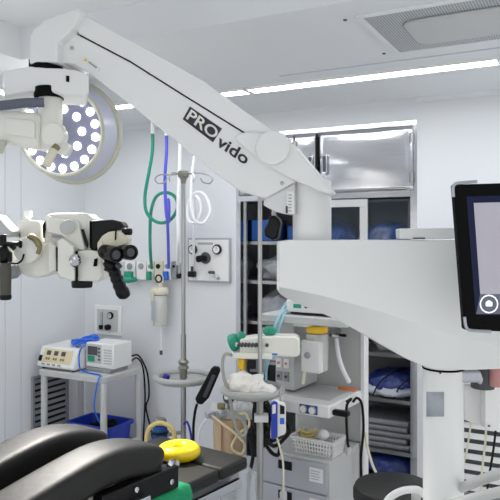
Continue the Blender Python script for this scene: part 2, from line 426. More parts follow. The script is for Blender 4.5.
for k in range(5):
    z = .27+(4-k)*.036; e = random.uniform(-.012, .012)
    n = 10; prof = [(math.cos(a), math.sin(a)) for a in [math.radians(-90+180*i/n) for i in range(n+1)]]
    pts = [ROOM(1.05+e, .075+.017-.017*c, z+.018+.0165*s_) for c, s_ in prof]+[ROOM(1.05+e, .4, z+.034), ROOM(1.05+e, .4, z+.0015)]
    o = MB().prism(pts, ROOM.x*(.34+e)).build('folded_drape', LINEN, None, .004)
    tag(o, places[k], 'drape', 'folded grey drapes in the cabinet')
on_shelf('wrapped_pack', 'blue and pale wrapped pack at the bottom of right cabinet', 'pack', PACK, 1.07, 1.39, .06, .36, .1, .24, soft=True, seed=9)

# ================================================================= WALL EQUIPMENT
# gas control panel
t0, z1 = wall_tz(189, 238); t1, z0 = wall_tz(231.5, 283)
gp = thing('gas_control_unit', 'square white gas control panel with two round gauges on the back wall', 'control panel', R((t0+t1)/2, 0, z0))
boxpart('frame', SILV, gp, ROOM, (t0, t1, -.018, 0, z0, z1), .003)
boxpart('face_plate', WHITE, gp, ROOM, (t0+.012, t1-.012, -.021, -.0185, z0+.012, z1-.012), 0)
def dial(par, px, py, d, r, m_face=WHITE):
    tt, zz = wall_tz(px, py, d)
    b = MB().rcyl(ROOM(tt, -d+.0, zz), ROOM(tt, -d-.02, zz), r, .2).build('gauge', BLACK, par)
    MB().cyl(ROOM(tt, -d-.0202, zz), ROOM(tt, -d-.021, zz), r*.72).build('dial_face', m_face, b)
    MB().box(Frame(*ROOM(tt, 0, 0).xy, ax=U), -.0015, .0015, -d-.0225, -d-.0212, zz-.002, zz+r*.6).build('needle', BLACK, b)
dial(gp, 193.5, 249.5, .021, .036); dial(gp, 217.7, 249.5, .021, .036)
tt, zz = wall_tz(206, 258, .02)
k = MB().rcyl(ROOM(tt, -.021, zz), ROOM(tt, -.035, zz), .042, .2).build('regulator_base', DGREY, gp)
MB().rcyl(ROOM(tt, -.035, zz), ROOM(tt-.02, -.10, zz-.006), .024, .2).build('regulator_knob', BLACK, gp)
tt, zz = wall_tz(193.5, 274, .02)
boxpart('outlet_valve', BLACK, gp, ROOM, (tt-.026, tt+.026, -.06, -.0215, zz-.02, zz+.02), .006)
MB().cyl(ROOM(tt, -.04, zz+.02), ROOM(tt, -.04, zz+.055), .009, seg=12).build('outlet_nipple', DGREY, gp)
tt, zz = wall_tz(214, 272.5, .02)
MB().rcyl(ROOM(tt, -.021, zz), ROOM(tt-.01, -.07, zz+.004), .011, .2, 14).build('small_outlet', DGREY, gp)
MB().cyl(ROOM(tt+.012, -.021, zz-.016), ROOM(tt+.05, -.045, zz-.04), .013, seg=12).build('side_port', LGREY, gp)
tt0, zz = wall_tz(198, 243.5, .02); tt1, _ = wall_tz(213, 243, .02)
boxpart('title_strip', LABEL, gp, ROOM, (tt0, tt1, -.0225, -.0212, zz-.008, zz+.008), 0)

# small flowmeter panel
t0, z1 = wall_tz(96, 304.5); t1, z0 = wall_tz(122.5, 336)
fp = thing('flowmeter_panel', 'small white panel with flow tube and dial above trolley', 'control panel', R((t0+t1)/2, 0, z0))
boxpart('frame', WHITE, fp, ROOM, (t0, t1, -.02, 0, z0, z1), .004)
boxpart('face_plate', LGREY, fp, ROOM, (t0+.03, t1-.03, -.0225, -.0205, z0+.03, z1-.03), 0)
dial(fp, 111, 315.5, .022, .028, LGREY)
tt, zz = wall_tz(109.5, 327, .02)
MB().rcyl(ROOM(tt, -.022, zz), ROOM(tt, -.06, zz), .022, .25).build('knob', BLACK, fp)
tt, zz = wall_tz(102, 318, .02)
boxpart('flow_tube', SILV, fp, ROOM, (tt-.012, tt+.012, -.035, -.0226, zz-.05, zz+.05), .004)
boxpart('flow_valve', BLACK, fp, ROOM, (tt-.014, tt+.014, -.045, -.0226, zz-.085, zz-.053), .004)

# medical gas rail with outlets
t0, z1 = wall_tz(122, 261.5); t1, z0 = wall_tz(182.5, 278.5)
rail = thing('gas_outlet_rail', 'long pale wall rail of gas outlets where coloured hoses end', 'gas outlet', R((t0+t1)/2, 0, z0))
boxpart('rail_body', LGREY, rail, ROOM, (t0, t1, -.03, 0, z0, z1), .004)
def outlet(px0, px1, m1, m2, dark=False):
    a, za = wall_tz(px0, 261, .03); b, zb = wall_tz(px1, 279.5, .03)
    o = boxpart('outlet', m1, rail, ROOM, (a, b, -.055, -.0305, zb, za), .004)
    if m2: boxpart('connector', m2, o, ROOM, (a+.012, b-.012, -.085, -.0555, zb-.004, zb+(za-zb)*.45), .006)
    zc = zb+(za-zb)*.72
    MB().rcyl(ROOM((a+b)/2, -.0555, zc), ROOM((a+b)/2, -.066, zc), min((b-a)*.26, .03), .2, 16).build('socket', BLACK if dark else MGREY, o)
outlet(127, 137, WHITE, TEAL); outlet(138.5, 148, WHITE, None); outlet(149, 155.5, WHITE, TEAL)
outlet(156.5, 164.5, CREAM, None, True); outlet(165.5, 172.5, WHITE, CBLUE); outlet(174, 178, MGREY, None, True)
outlet(196, 205, DGREY, None, True) if False else None
a, zz = wall_tz(179.5, 276, .05)
MB().rcyl(R(a, .031, zz), R(a, .07, zz), .018, .2, 14).build('outlet_knob', BLACK, rail)
a, zz = wall_tz(127, 279, .06)
mb = MB().blob(R(a+.02, .075, zz), (.075, .03, .028), .2, 8, 3); mb.build('green_outlet_cap', TEAL, rail, sharp=80)

# suction regulator with jar, hung from the rail
a, zz = wall_tz(160, 291, .09)
sr = thing('suction_regulator', 'cream suction regulator with clear jar hanging from gas rail', 'suction regulator', R(a, .09, zz-.3))
MB().rcyl(R(a, .0555, zz+.09), R(a, .105, zz+.09), .03, .2).build('plug', CREAM, sr)
MB().torus(R(a, .106, zz+.09), -ROOM.y, .026, .006, 20, 8).build('dial_ring', BLACK, sr)
mb = MB(); mb.cyl(R(a, .085, zz+.09), R(a, .085, zz-.01), .017, seg=14); mb.build('neck', CREAM, sr)
MB().rcyl(R(a, .085, zz-.03), R(a, .085, zz+.03), .06, .35).build('jar_head', CREAM, sr)
MB().rcyl(R(a-.065, .085, zz-.11), R(a-.065, .085, zz+.02), .019, .3, 16).build('side_valve', CREAM, sr)
MB().rcyl(R(a, .085, zz-.25), R(a, .085, zz-.031), .052, .12).build('jar', JAR, sr)
MB().box(ROOM, a-.04, a+.0, -.1385, -.1375, zz-.21, zz-.07).build('jar_label', LABEL, sr)
MB().tube([R(a+.005, .085, zz-.251), R(a+.006, .085, zz-.36), R(a+.006, .085, zz-.43)], .004, 6).build('drain_tube', WTUBE, sr)
MB().cyl(R(a+.006, .085, zz-.46), R(a+.006, .085, zz-.43), .011, seg=10).build('drain_clamp', DGREY, sr)

# hoses hanging from the ceiling
def hose(name, label, m_, pts, r, top):
    t = thing(name, label, 'hose', pts[-1], None)
    MB().tube(pts, r, 10, 8).build('hose_run', m_, t)
    MB().rcyl(V(pts[0])-V((0, 0, .04)), V((pts[0].x, pts[0].y, LOW)), .015, .2, 12).build('ceiling_fitting', top, t)
    return t
def hp(px, py, Y): return P(px, py, Y)
YH = 4.5
zt, zr = wall_tz(152.5, 268, .08); e = R(zt, .09, zr)
h = hose('gas_hose', 'green gas hose hanging from ceiling in a loop to the wall rail', GREEN, [P(152.5, 128, YH), P(152.5, 150, YH), P(149, 172, YH), P(145, 196, YH), P(147, 213, YH-.02), P(158, 222.5, YH-.03), P(170, 220, YH-.03), P(177.5, 208, YH-.02), P(175, 197, YH+.0), P(166, 192.5, YH+.02), P(156, 197, YH+.03), P(151, 212, YH+.03), P(150, 235, YH+.04), P(150.5, 255, YH+.06), e], .0115, WHITE)
zt, zr = wall_tz(169.5, 268, .08); e = R(zt, .09, zr)
hose('gas_hose', 'blue gas hose hanging from ceiling almost straight to the wall rail', BLUE, [P(166.5, 130, YH-.06), P(166.5, 152, YH-.06), P(165, 178, YH-.06), P(166, 210, YH-.06), P(168.5, 222, YH-.05), P(169, 205, YH-.01), P(168, 200, YH+.02), P(167.3, 215, YH+.03), P(168.2, 240, YH+.04), e], .011, WHITE)
hose('gas_hose', 'white gas hose falling straight behind the first drip stand', WTUBE, [P(180, 132, YH-.1), P(180, 150, YH-.1), P(179, 180, YH-.1), P(178, 215, YH-.1), P(178.5, 245, YH-.08), R(*(lambda q: (q[0], .09, q[1]))(wall_tz(178.5, 264, .08)))], .013, WHITE)
tt, zz = wall_tz(193.5, 268, .05)
hose('gas_hose', 'white coiled gas hose hanging down to the gauge panel', WTUBE, [P(196, 134, YH-.14), P(195.5, 150, YH-.14), P(192, 175, YH-.14), P(191, 200, YH-.16), P(194, 219, YH-.18), P(203, 223, YH-.18), P(210, 212, YH-.16), P(207, 198, YH-.12), P(199, 192, YH-.1), P(191, 197, YH-.08), P(187, 210, YH-.08), P(189, 221, YH-.1), P(196, 222, YH-.12), P(201, 211, YH-.13), P(199, 200, YH-.12), P(194.5, 198, YH-.08), P(193.8, 225, YH-.04), R(tt, .05, zz+.02)], .0105, WHITE)

# ================================================================= TROLLEY AT THE LEFT
CF = Frame(-.965, 4.3, ax=U); CZT = .667
cart = thing('equipment_trolley', 'grey metal trolley with rounded top carrying white electrical devices', 'trolley', CF(-.3, .2, 0))
MB().prism([CF(x, y, CZT-.042) for x, y in round_poly((-.305, .2085), .305, .2085, .04)], (0, 0, .042)).build('top', LGREY, cart, .005)
for x, y in ((-.025, .025), (-.565, .025), (-.025, .392), (-.565, .392)):
    l = MB().rcyl(CF(x, y, .07), CF(x, y, CZT-.042), .023, .1, 14).build('leg', LGREY, cart)
    MB().cyl(CF(x-.012, y, .035), CF(x+.012, y, .035), .035, seg=16).build('caster', DGREY, l)
for a, b in (((-.025, .025), (-.025, .392)), ((-.565, .025), (-.565, .392)), ((-.565, .392), (-.025, .392))):
    MB().cyl(CF(a[0], a[1], .16), CF(b[0], b[1], .16), .011, seg=10).build('cross_bar', LGREY, cart)
es = thing('electrosurgical_unit', 'white boxy generator with cream control panel, left on the trolley', 'medical device', CF(-.43, .2, CZT))
fx0, fx1 = -.635, -.29
MB().prism([CF(fx0, y, z) for y, z in ((.03, CZT+.012), (.02, CZT+.03), (.07, CZT+.155), (.34, CZT+.16), (.34, CZT+.012))], CF.x*(fx1-fx0)).build('casing', WHITE, es, .008)
for x in (fx0+.03, fx1-.03):
    for y in (.06, .30): MB().cyl(CF(x, y, CZT), CF(x, y, CZT+.0125), .014, seg=10).build('foot', DGREY, es)
def esp(u, w_, off): # point on sloped front: u along, w up 0..1
    y = .02+(.07-.02)*w_; z = CZT+.03+.125*w_; n = V((0, 0, 0))+CF.y*(-.93)+V((0, 0, .37))
    return CF(u, y, z)+n*off
def esbox(u0, u1, w0, w1, o0, o1): 
    q = [esp(u0, w0, o0), esp(u1, w0, o0), esp(u1, w1, o0), esp(u0, w1, o0)]; return q, esp(u0, w0, o1)-esp(u0, w0, o0)
q, vv = esbox(fx0+.045, fx1-.035, .16, .88, .0005, .004); pan = MB().prism(q, vv).build('control_panel', BEIGEP, es)
for k in range(3):
    u = fx0+.075+k*.068
    q, vv = esbox(u, u+.036, .55, .78, .0042, .008); MB().prism(q, vv).build('display', DGREY, pan)
    for j in range(2):
        q, vv = esbox(u+j*.022, u+.014+j*.022, .3, .42, .0042, .007); MB().prism(q, vv).build('button', BRONZE, pan)
q, vv = esbox(fx0+.012, fx0+.036, .2, .5, .0005, .008); MB().prism(q, vv).build('power_switch', BLACK, es)
for k in range(4):
    q, vv = esbox(fx0+.05+k*.05, fx0+.075+k*.05, .02, .10, .0005, .006); MB().prism(q, vv).build('socket', MGREY, es)
mo = thing('patient_monitor', 'white box monitor with small dark screen, right on the trolley', 'monitor', CF(-.13, .24, CZT))
boxpart('casing', WHITE, mo, CF, (-.275, -.03, .13, .33, CZT+.028, CZT+.20), .008)
boxpart('base', MGREY, mo, CF, (-.265, -.05, .12, .31, CZT, CZT+.0275), .004)
boxpart('screen_bezel', LGREY, mo, CF, (-.262, -.135, .124, .1295, CZT+.06, CZT+.19), .002)
boxpart('screen', DGREY, mo, CF, (-.252, -.165, .121, .1235, CZT+.115, CZT+.175), 0)
boxpart('screen', TEAL, mo, CF, (-.252, -.19, .121, .1235, CZT+.07, CZT+.11), 0)
for k in range(4): boxpart('button', DGREY, mo, CF, (-.16, -.142, .121, .1235, CZT+.08+k*.025, CZT+.095+k*.025), .001)
for k in range(6): boxpart('vent_slot', LGREY, mo, CF, (-.115, -.045, .127, .1295, CZT+.06+k*.018, CZT+.07+k*.018), 0)
t = thing('cable_bundle', 'tangled bright blue cable heaped on top of the two trolley devices', 'cable', CF(-.27, .2, CZT+.16))
random.seed(11); pts = []
for k in range(60):
    a = k*1.18; pts.append(CF(-.355+.115*math.cos(a)*random.uniform(.35, 1.1), .20+.09*math.sin(a)*random.uniform(.35, 1.1), CZT+.172+.022*random.random()+(.034 if math.cos(a) > .2 else 0)))
MB().tube(pts, .0062, 7, 5).build('coil', CBLUE, t)
MB().tube([pts[-1], CF(-.282, .09, CZT+.16), CF(-.282, .075, CZT+.03), CF(-.2, .06, CZT+.007), CF(-.06, .03, CZT+.007), CF(-.035, -.012, CZT-.005), CF(-.045, -.022, CZT-.06), CF(-.075, -.01, CZT-.2), CF(-.10, .06, .36), CF(-.12, .15, .27)], .0055, 7).build('hanging_end', CBLUE, t)
for lab, pl in (('black cable drooping from trolley back, the one nearer the trolley', [(130, 362, 4.6), (137, 358, 4.72), (143, 368, 4.78), (145, 395, 4.8), (144, 425, 4.82), (142, 470, 4.8)]),
                ('black cable drooping from trolley back, the one nearer drip stand', [(131, 356, 4.7), (139, 356, 4.78), (147, 372, 4.8), (149, 395, 4.8), (146, 408, 4.8), (151, 430, 4.75), (156, 462, 4.7)])):
    tag(MB().tube([P(*q) for q in pl], .0065, 7).build('power_cable', BLACK), lab, 'cable')
# blue bin
b = thing('storage_bin', 'blue plastic bin under the trolley', 'bin', CF(-.22, .25, 0))
m = MB(); x0, x1, y0, y1, H = -.42, -.045, .10, .36, .30
def rr(k, ins, z): return [CF(x, y, z) for x, y in round_poly(((x0+x1)/2, (y0+y1)/2), (x1-x0)/2-ins, (y1-y0)/2-ins, .03)]
m.loft([rr(0, .025, 0), rr(0, 0, H), rr(0, .008, H), rr(0, .032, .008)])
m.build('tub', NAVY, b)
m = MB(); m.loft([rr(0, .001, H-.025), rr(0, -.012, H-.025), rr(0, -.014, H-.002), rr(0, -.012, H), rr(0, .006, H), rr(0, .004, H-.01)], closed=True); m.build('rim', NAVY, b)
tag(MB().blob(CF(-.2, .24, .24), (.12, .085, .06), .4, 7, 5).build('folded_cloth', MATTE, None, sharp=80), 'black bundle lying inside the blue bin', 'bundle')
tag(MB().tube([CF(-.1+.05*math.cos(a*.9), .22+.05*math.sin(a*.9), .19+.006*a) for a in range(16)], .006, 6).build('coiled_cord', DGREY, None), 'dark coiled cord lying inside the blue bin', 'cord') if False else None

# ================================================================= DRIP STANDS
def stand_base(t, x, y, rad=.28):
    m = MB().rcyl((x, y, .06), (x, y, .12), .045, .3); m.build('hub', DULL, t)
    for k in range(5):
        a = 2*math.pi*k/5+.4; e = V((x+rad*math.cos(a), y+rad*math.sin(a), .075))
        l = MB().tube([(x+.03*math.cos(a), y+.03*math.sin(a), .09), e], .014, 10, 0).build('leg', DULL, t)
        MB().cyl(e+V((0, -.012, -.045)), e+V((0, .012, -.045)), .03, seg=14).build('caster', BLACK, l)
Y1 = 4.0; X1 = (183.4-250)/F*Y1
p1 = thing('drip_stand', 'tall chrome drip stand with hooks on top and round grey tray', 'drip stand', (X1, Y1, 0))
stand_base(p1, X1, Y1)
MB().cyl((X1, Y1, .11), (X1, Y1, 1.0), .0165, seg=16).build('lower_pole', DULL, p1)
MB().cyl((X1, Y1, 1.0), (X1, Y1, 1.97), .0125, seg=16).build('upper_pole', DULL, p1)
hz = CZ+(HY-174)/F*Y1
MB().lathe((X1, Y1, hz-.06), (0, 0, 1), [(.014, 0), (.02, .03), (.034, .045), (.034, .075), (.02, .085)], 16).build('hook_head', HOOKG, p1)
for s in (-1, 1):
    e = .145 if s < 0 else .15
    loop = [V((X1+s*.02, Y1, hz)), V((X1+s*(e*.6), Y1, hz+.005*s)), V((X1+s*e, Y1, hz-.005)), V((X1+s*(e+.03), Y1, hz-.03)), V((X1+s*(e+.01), Y1, hz-.058)), V((X1+s*(e-.03), Y1, hz-.05)), V((X1+s*(e-.045), Y1, hz-.025))]
    MB().tube(loop, .0045, 8).build('hook', DULL, p1)
    MB().tube([V((X1+s*.02, Y1-.01, hz)), V((X1+s*.06, Y1-.07, hz)), V((X1+s*.075, Y1-.10, hz-.03)), V((X1+s*.07, Y1-.11, hz-.055))], .004, 8).build('hook', DULL, p1)
tz = CZ-(377-HY)/F*Y1
def tray(t, x, y, z, r, m_):
    MB().torus((x, y, z), (0, 0, 1), r, .018, 40, 10).build('tray_rim', m_, t)
    MB().lathe((x, y, z-.03), (0, 0, 1), [(.03, -.012), (.05, -.012), (r-.02, 0), (r+.004, .022), (r-.008, .024), (r-.026, .01), (.02, .004)], 40, cap=True).build('tray_pan', m_, t)
tray(p1, X1, Y1, tz, .168, TRAYG)
MB().rcyl((X1, Y1, tz-.01), (X1, Y1, tz+.05), .024, .2).build('clamp_collar', HOOKG, p1)
m = MB(); m.lathe((X1, Y1, tz+.045), (0, 0, 1), [(.02, 0), (.036, .01), (.024, .03), (.036, .05), (.018, .065)], 12); m.build('clamp_knob', HOOKG, p1)
t = tag(MB().rcyl(P(165.5, 377, Y1-.06)-V((0, 0, .016)), P(165.5, 377, Y1-.06)+V((0.01, 0, .016)), .021, .3).build('round_cap', PURPLE), 'purple round cap lying in the tray of the hooked drip stand', 'cap')
pr = thing('probe_holder', 'black handheld probe clipped upright to the round grey tray', 'probe', P(207, 405, Y1-.2))
q = [P(x, y, Y1-.22) for x, y in ((211, 369), (214, 366.5), (219.5, 367.5), (220.5, 371), (209, 398), (202, 405), (197, 404), (195, 399))]
MB().prism(q, (0, .035, 0)).build('body', BLACK, pr, .007)
MB().prism([P(x, y, Y1-.221) for x, y in ((212.5, 374), (216, 375.5), (206, 398), (202.5, 396.5))], (0, -.004, 0)).build('face', DGREY, pr, .002)
MB().cyl(P(204, 383, Y1-.1), P(208, 388, Y1-.2), .012, seg=10).build('clip', WHITE, pr)
MB().tube([P(197, 404, Y1-.2), P(195, 412, Y1-.2), P(193.5, 425, Y1-.2), P(193, 445, Y1-.2), P(190, 470, Y1-.15)], [.008]*25, 8).build('cord', BLACK, pr)

Y2 = 3.15; X2 = (260-250)/F*Y2
p2 = thing('drip_stand', 'chrome drip stand whose tray holds white gauze, before the machine', 'drip stand', (X2, Y2, 0))
stand_base(p2, X2, Y2, .18)
MB().cyl((X2, Y2, .11), (X2, Y2, .84), .0165, seg=16).build('lower_pole', DULL, p2)
MB().cyl((X2, Y2, .84), (X2, Y2, 1.86), .0105, seg=16).build('upper_pole', DULL, p2)
tz2 = CZ-(389.5-HY)/F*Y2
tray(p2, X2-.035, Y2, tz2, .140, TRAYG)
boxpart('clamp', WHITE, p2, Frame(X2, Y2, 0), (-.028, .04, -.03, .025, CZ-(421-HY)/F*Y2, CZ-(414-HY)/F*Y2), .004)
g = MB()
random.seed(3)
g.blob((X2-.075, Y2-.03, tz2+.025), (.085, .075, .062), .5, 9, 1, 40, 24, flat=.6)
g.build('gauze', GAUZE, None, sharp=80); tag(bpy.data.objects['gauze'], 'crumpled white gauze heap on the left of the tray', 'gauze')
tag(MB().blob((X2+.012, Y2-.075, tz2+.012), (.065, .045, .036), .5, 11, 6, 36, 20, flat=.55).build('gauze', GAUZE, None, sharp=80), 'crumpled white gauze lump in front of the chrome pole', 'gauze')

# horizontal pump on the second stand
sp = thing('syringe_pump', 'long cream pump with green knobs fixed across the chrome pole', 'pump', (X2, Y2+.05, 1.05))
def pp(px, py, Y=Y2+.03): return P(px, py, Y)
PFR = Frame(X2, Y2+.02, 6)
zA, zB, zC = CZ-(336-HY)/F*3.17, CZ-(356-HY)/F*3.17, CZ-(346-HY)/F*3.17
MB().prism([PFR(x, .0, z) for x, z in ((-.10, zB+.012), (-.10, zA-.018), (-.03, zA-.006), (.05, zA-.002), (.17, zA+.0), (.19, zA-.012), (.195, zB+.01), (.18, zB-.003), (-.07, zB+.004))], PFR.y*.11).build('body', IVORY, sp, .008)
boxpart('lower_deck', IVORY, sp, PFR, (-.135, .06, -.02, .08, zB-.012, zB+.018), .004)
boxpart('track', IVORY, sp, PFR, (-.12, -.005, -.012, .0, zC-.004, zC+.016), .003)
for k in range(7):
    MB().rcyl(PFR(-.108+k*.0165, -.016, zC+.01), PFR(-.095+k*.0165, -.016, zC+.004), .012, .3, 12).build('coil_ring', DGREY, sp)
MB().rcyl(PFR(-.155, .03, zA-.045), PFR(-.11, .03, zA-.03), .042, .3, 20).build('green_knob', TEAL, sp)
MB().rcyl(PFR(-.128, .03, zA-.05), PFR(-.085, .03, zA+.01), .02, .3, 14).build('green_cap', TEAL, sp)
MB().blob(PFR(.045, .055, zA+.016), (.034, .03, .026), .25, 10, 2).build('green_bulb', TEAL, sp, sharp=80)
MB().rcyl(PFR(.035, .0, zC+.005), PFR(.035, -.012, zC+.005), .009, .2, 12).build('button', DGREY, sp)
boxpart('display_strip', CBLUE, sp, PFR, (.05, .085, -.004, 0, zB+.006, zB+.014), 0)
boxpart('pole_clamp', MGREY, sp, PFR, (-.05, .025, .0, .06, zB-.08, zB-.012), .004)
boxpart('clamp_block', BLACK, sp, PFR, (-.06, -.02, -.015, .03, zB-.062, zB-.02), .004)
MB().rcyl(PFR(-.09, .01, zB-.07), PFR(-.09, .01, zB-.015), .02, .2, 14).build('yellow_reservoir', YLID, sp)
# grey hose looping off the pump
tag(MB().tube([PFR(-.13, .0, zB+.0), P(226, 354, 3.14), P(222.5, 362, 3.14), P(224, 378, 3.12), P(229, 395, 3.1), P(232.5, 412, 3.1), P(236, 428, 3.1), P(243, 436, 3.1), P(246, 428, 3.12), P(241, 418, 3.16), P(230, 410, 3.2)], .0085, 8).build('pump_hose', GTUBE), 'thin grey hose curving down from the cream pump past the gauze tray', 'hose')
tubes = [[(286, 303, 3.42), (278, 318, 3.3), (270, 340, 3.3), (264, 368, 3.28), (262, 380, 3.22)], [(289, 306, 3.42), (281, 322, 3.3), (274, 345, 3.32), (267, 366, 3.3), (266, 381, 3.22)]]
for k, pl in enumerate(tubes):
    tag(MB().tube([P(*q) for q in pl], .007, 7).build('infusion_tube', CYAN), ('pale blue tube slanting from the machine top, the left of the pair', 'pale blue tube slanting from the machine top, the right of the pair')[k], 'tube')

# oximeter hanging off the tray
ox = thing('pulse_meter', 'white and blue handheld meter hanging from the gauze tray', 'meter', P(278, 440, 3.02))
oy = 3.0
MB().prism([P(x, y, oy) for x, y in ((272, 402), (274.5, 400), (285, 404), (286, 407), (286, 433), (284, 435), (272, 440), (270.5, 438))], (0, .04, 0)).build('body', WHITE, ox, .006)
MB().prism([P(x, y, oy-.001) for x, y in ((270.8, 403), (274, 400.5), (277.5, 402), (277.5, 437), (271, 439.5))], (0, -.006, 0)).build('blue_side', NAVY, ox, .003)
MB().prism([P(x, y, oy-.008) for x, y in ((272.3, 405), (275.7, 404), (275.7, 413), (272.3, 414))], (0, -.003, 0)).build('grip_window', WHITE, ox, .001)
MB().prism([P(x, y, oy-.001) for x, y in ((280, 404.5), (284.5, 406.5), (284.5, 414), (280, 414))], (0, -.003, 0)).build('screen', BLACK, ox)
MB().prism([P(x, y, oy-.001) for x, y in ((280, 418), (284.3, 418), (284.3, 424), (280, 424))], (0, -.003, 0)).build('keypad', CBLUE, ox)
MB().tube([P(280, 401, oy+.02), P(280.5, 394, oy+.05), P(281, 386, oy+.1)], .004, 6).build('hanging_cord', GTUBE, ox)
MB().tube([P(277, 438, oy+.02), P(280, 448, oy), P(283, 462, oy), P(283.5, 480, oy), P(283.3, 493, oy)], .005, 7).build('probe_lead', CREAM, ox)
MB().rcyl(P(283.3, 502, oy), P(283.3, 491, oy), .017, .45, 14).build('probe_bulb', LGREY, ox)
# black cables behind the tray
for lab, pl in (('black cable bundle strand looping below meter on the pole', [(256, 398, 3.25), (254, 415, 3.24), (257, 432, 3.22), (266, 440, 3.2), (274, 446, 3.2), (283, 440, 3.2), (290, 430, 3.22), (284, 420, 3.26)]),
                ('black cable knotted round the chrome pole under gauze tray', [(266, 403, 3.24), (271, 412, 3.24), (264, 420, 3.23), (270, 430, 3.22), (264, 440, 3.22), (271, 452, 3.22), (278, 455, 3.22), (280, 447, 3.22)]),
                ('black cable hanging left of the chrome pole toward the floor', [(262, 405, 3.26), (256, 420, 3.26), (251, 438, 3.25), (253, 455, 3.24), (249, 480, 3.22), (247, 520, 3.2)])):
    tag(MB().tube([P(*q) for q in pl], .0095, 8).build('black_cable', BLACK), lab, 'cable')
pg = thing('cable_plugs', 'cluster of black plugs hanging behind the chrome pole', 'plug', P(268, 440, 3.28))
for k, (a, c) in enumerate((((264, 402), (270, 412)), ((268, 418), (276, 424)), ((263, 428), (270, 438)))):
    MB().rcyl(P(a[0], a[1], 3.29), P(c[0], c[1], 3.27), .022, .3, 14).build('plug', BLACK, pg)
    if k: MB().tube([P(*prev, 3.28), P(a[0], a[1], 3.28)], .008, 6, 0).build('link_lead', BLACK, pg)
    prev = c

# ================================================================= SUCTION UNIT
YS = 3.55
su = thing('suction_unit', 'suction unit with tan canister under a grey manifold and gauge', 'suction unit', ((229-250)/F*YS, YS, 0))
sx = (229-250)/F*YS
zc1 = CZ-(417-HY)/F*YS; zc0 = CZ-(455-HY)/F*YS
MB().lathe((sx, YS, zc0), (0, 0, 1), [(.05, -.006), (.078, 0), (.083, .02), (.088, zc1-zc0)], 28).build('canister', TAN, su)
for s in (-.5, .35): MB().box(Frame(sx, YS, 0), s*.08, s*.08+.004, -.0905, -.082, zc0+.02, zc1-.01).build('canister_rib', BRONZE, su)
SF = Frame(sx, YS, 0)
boxpart('manifold', LGREY, su, SF, (-.10, .13, -.06, .095, zc1, zc1+.055), .006)
for x in (-.12, -.055): MB().rcyl(SF(x, -.075, zc1+.03), SF(x+.04, -.05, zc1+.032), .019, .2, 14).build('port', SILV, su)
MB().rcyl(SF(-.04, -.04, zc1+.055), SF(-.04, -.04, zc1+.085), .022, .2).build('valve', BRONZE, su)
gy = CZ-(399-HY)/F*(YS-.05)
MB().rcyl(SF(-.0, -.03, gy), SF(-.0, -.065, gy+.015), .032, .2).build('gauge', DGREY, su)
MB().cyl(SF(-.0, -.0655, gy+.0152), SF(-.0, -.0665, gy+.0155), .024).build('gauge_face', WHITE, su)
MB().tube([SF(0, -.03, gy), SF(0, -.02, zc1+.05)], .01, 8, 0).build('gauge_stem', DULL, su)
MB().tube([SF(.05, -.03, zc1+.055), SF(.06, -.04, zc1+.09), SF(.10, -.04, zc1+.10), SF(.125, -.03, zc1+.055)], .012, 9).build('white_elbow', WTUBE, su)
MB().tube([SF(-.09, -.08, zc1+.03), SF(-.03, -.1, zc1-.01), SF(.03, -.115, zc1-.05), SF(.085, -.12, zc1-.11), SF(.07, -.125, zc1-.16), SF(.02, -.12, zc1-.13), SF(.05, -.115, zc1-.06), SF(.11, -.1, zc1-.02), SF(.09, -.08, zc1+.04), SF(.02, -.08, zc1+.02)], .007, 8).build('clear_tube', TUBEC, su)
MB().tube([SF(-.10, -.06, zc1+.03), SF(-.15, -.05, zc1-.04), SF(-.17, -.03, zc1-.14), SF(-.19, 0, zc1-.3)], .006, 7).build('side_tube', WTUBE, su)
MB().cyl((sx+.02, YS+.115, .05), (sx+.02, YS+.115, zc1+.05), .02).build('stand_pole', DULL, su)
MB().rcyl((sx-.02, YS+.05, 0), (sx-.02, YS+.05, .05), .17, .2).build('stand_base', LGREY, su)

# small pump and yellow tube behind the table
pm = thing('hose_pump', 'small dark blue pump with chrome cap clamped low on the hooked stand', 'pump', P(160, 440, Y1-.1))
MB().rcyl(P(160, 446, Y1-.08), P(160, 425, Y1-.08), .045, .2).build('body', BBOX, pm)
MB().rcyl(P(160, 424.8, Y1-.08), P(160, 418, Y1-.08), .04, .3).build('cap', DULL, pm)
MB().torus(P(160, 432, Y1-.08), (0, 0, 1), .046, .008, 24, 8).build('band', BLACK, pm)
MB().cyl(P(160, 436, Y1-.08), (X1, Y1, P(160, 436, Y1-.08).z), .012, seg=10).build('clamp_arm', DULL, pm)
tag(MB().tube([P(150, 462, 3.75), P(146.5, 440, 3.75), P(149, 429, 3.75), P(155, 424, 3.75), P(162, 423, 3.75), P(170, 427, 3.75), P(174.5, 436, 3.75), P(176, 460, 3.75)], .013, 9).build('tube', YTUBE), 'translucent yellow tube arched up behind the operating table', 'tube')
tag(MB().tube([P(184, 424, 3.95), P(187, 422, 3.9), P(190, 430, 3.9), P(192, 445, 3.9), P(193, 470, 3.9)], .007, 7).build('tube', NAVY), 'thin blue tube drooping beside the pole of hooked stand', 'tube')

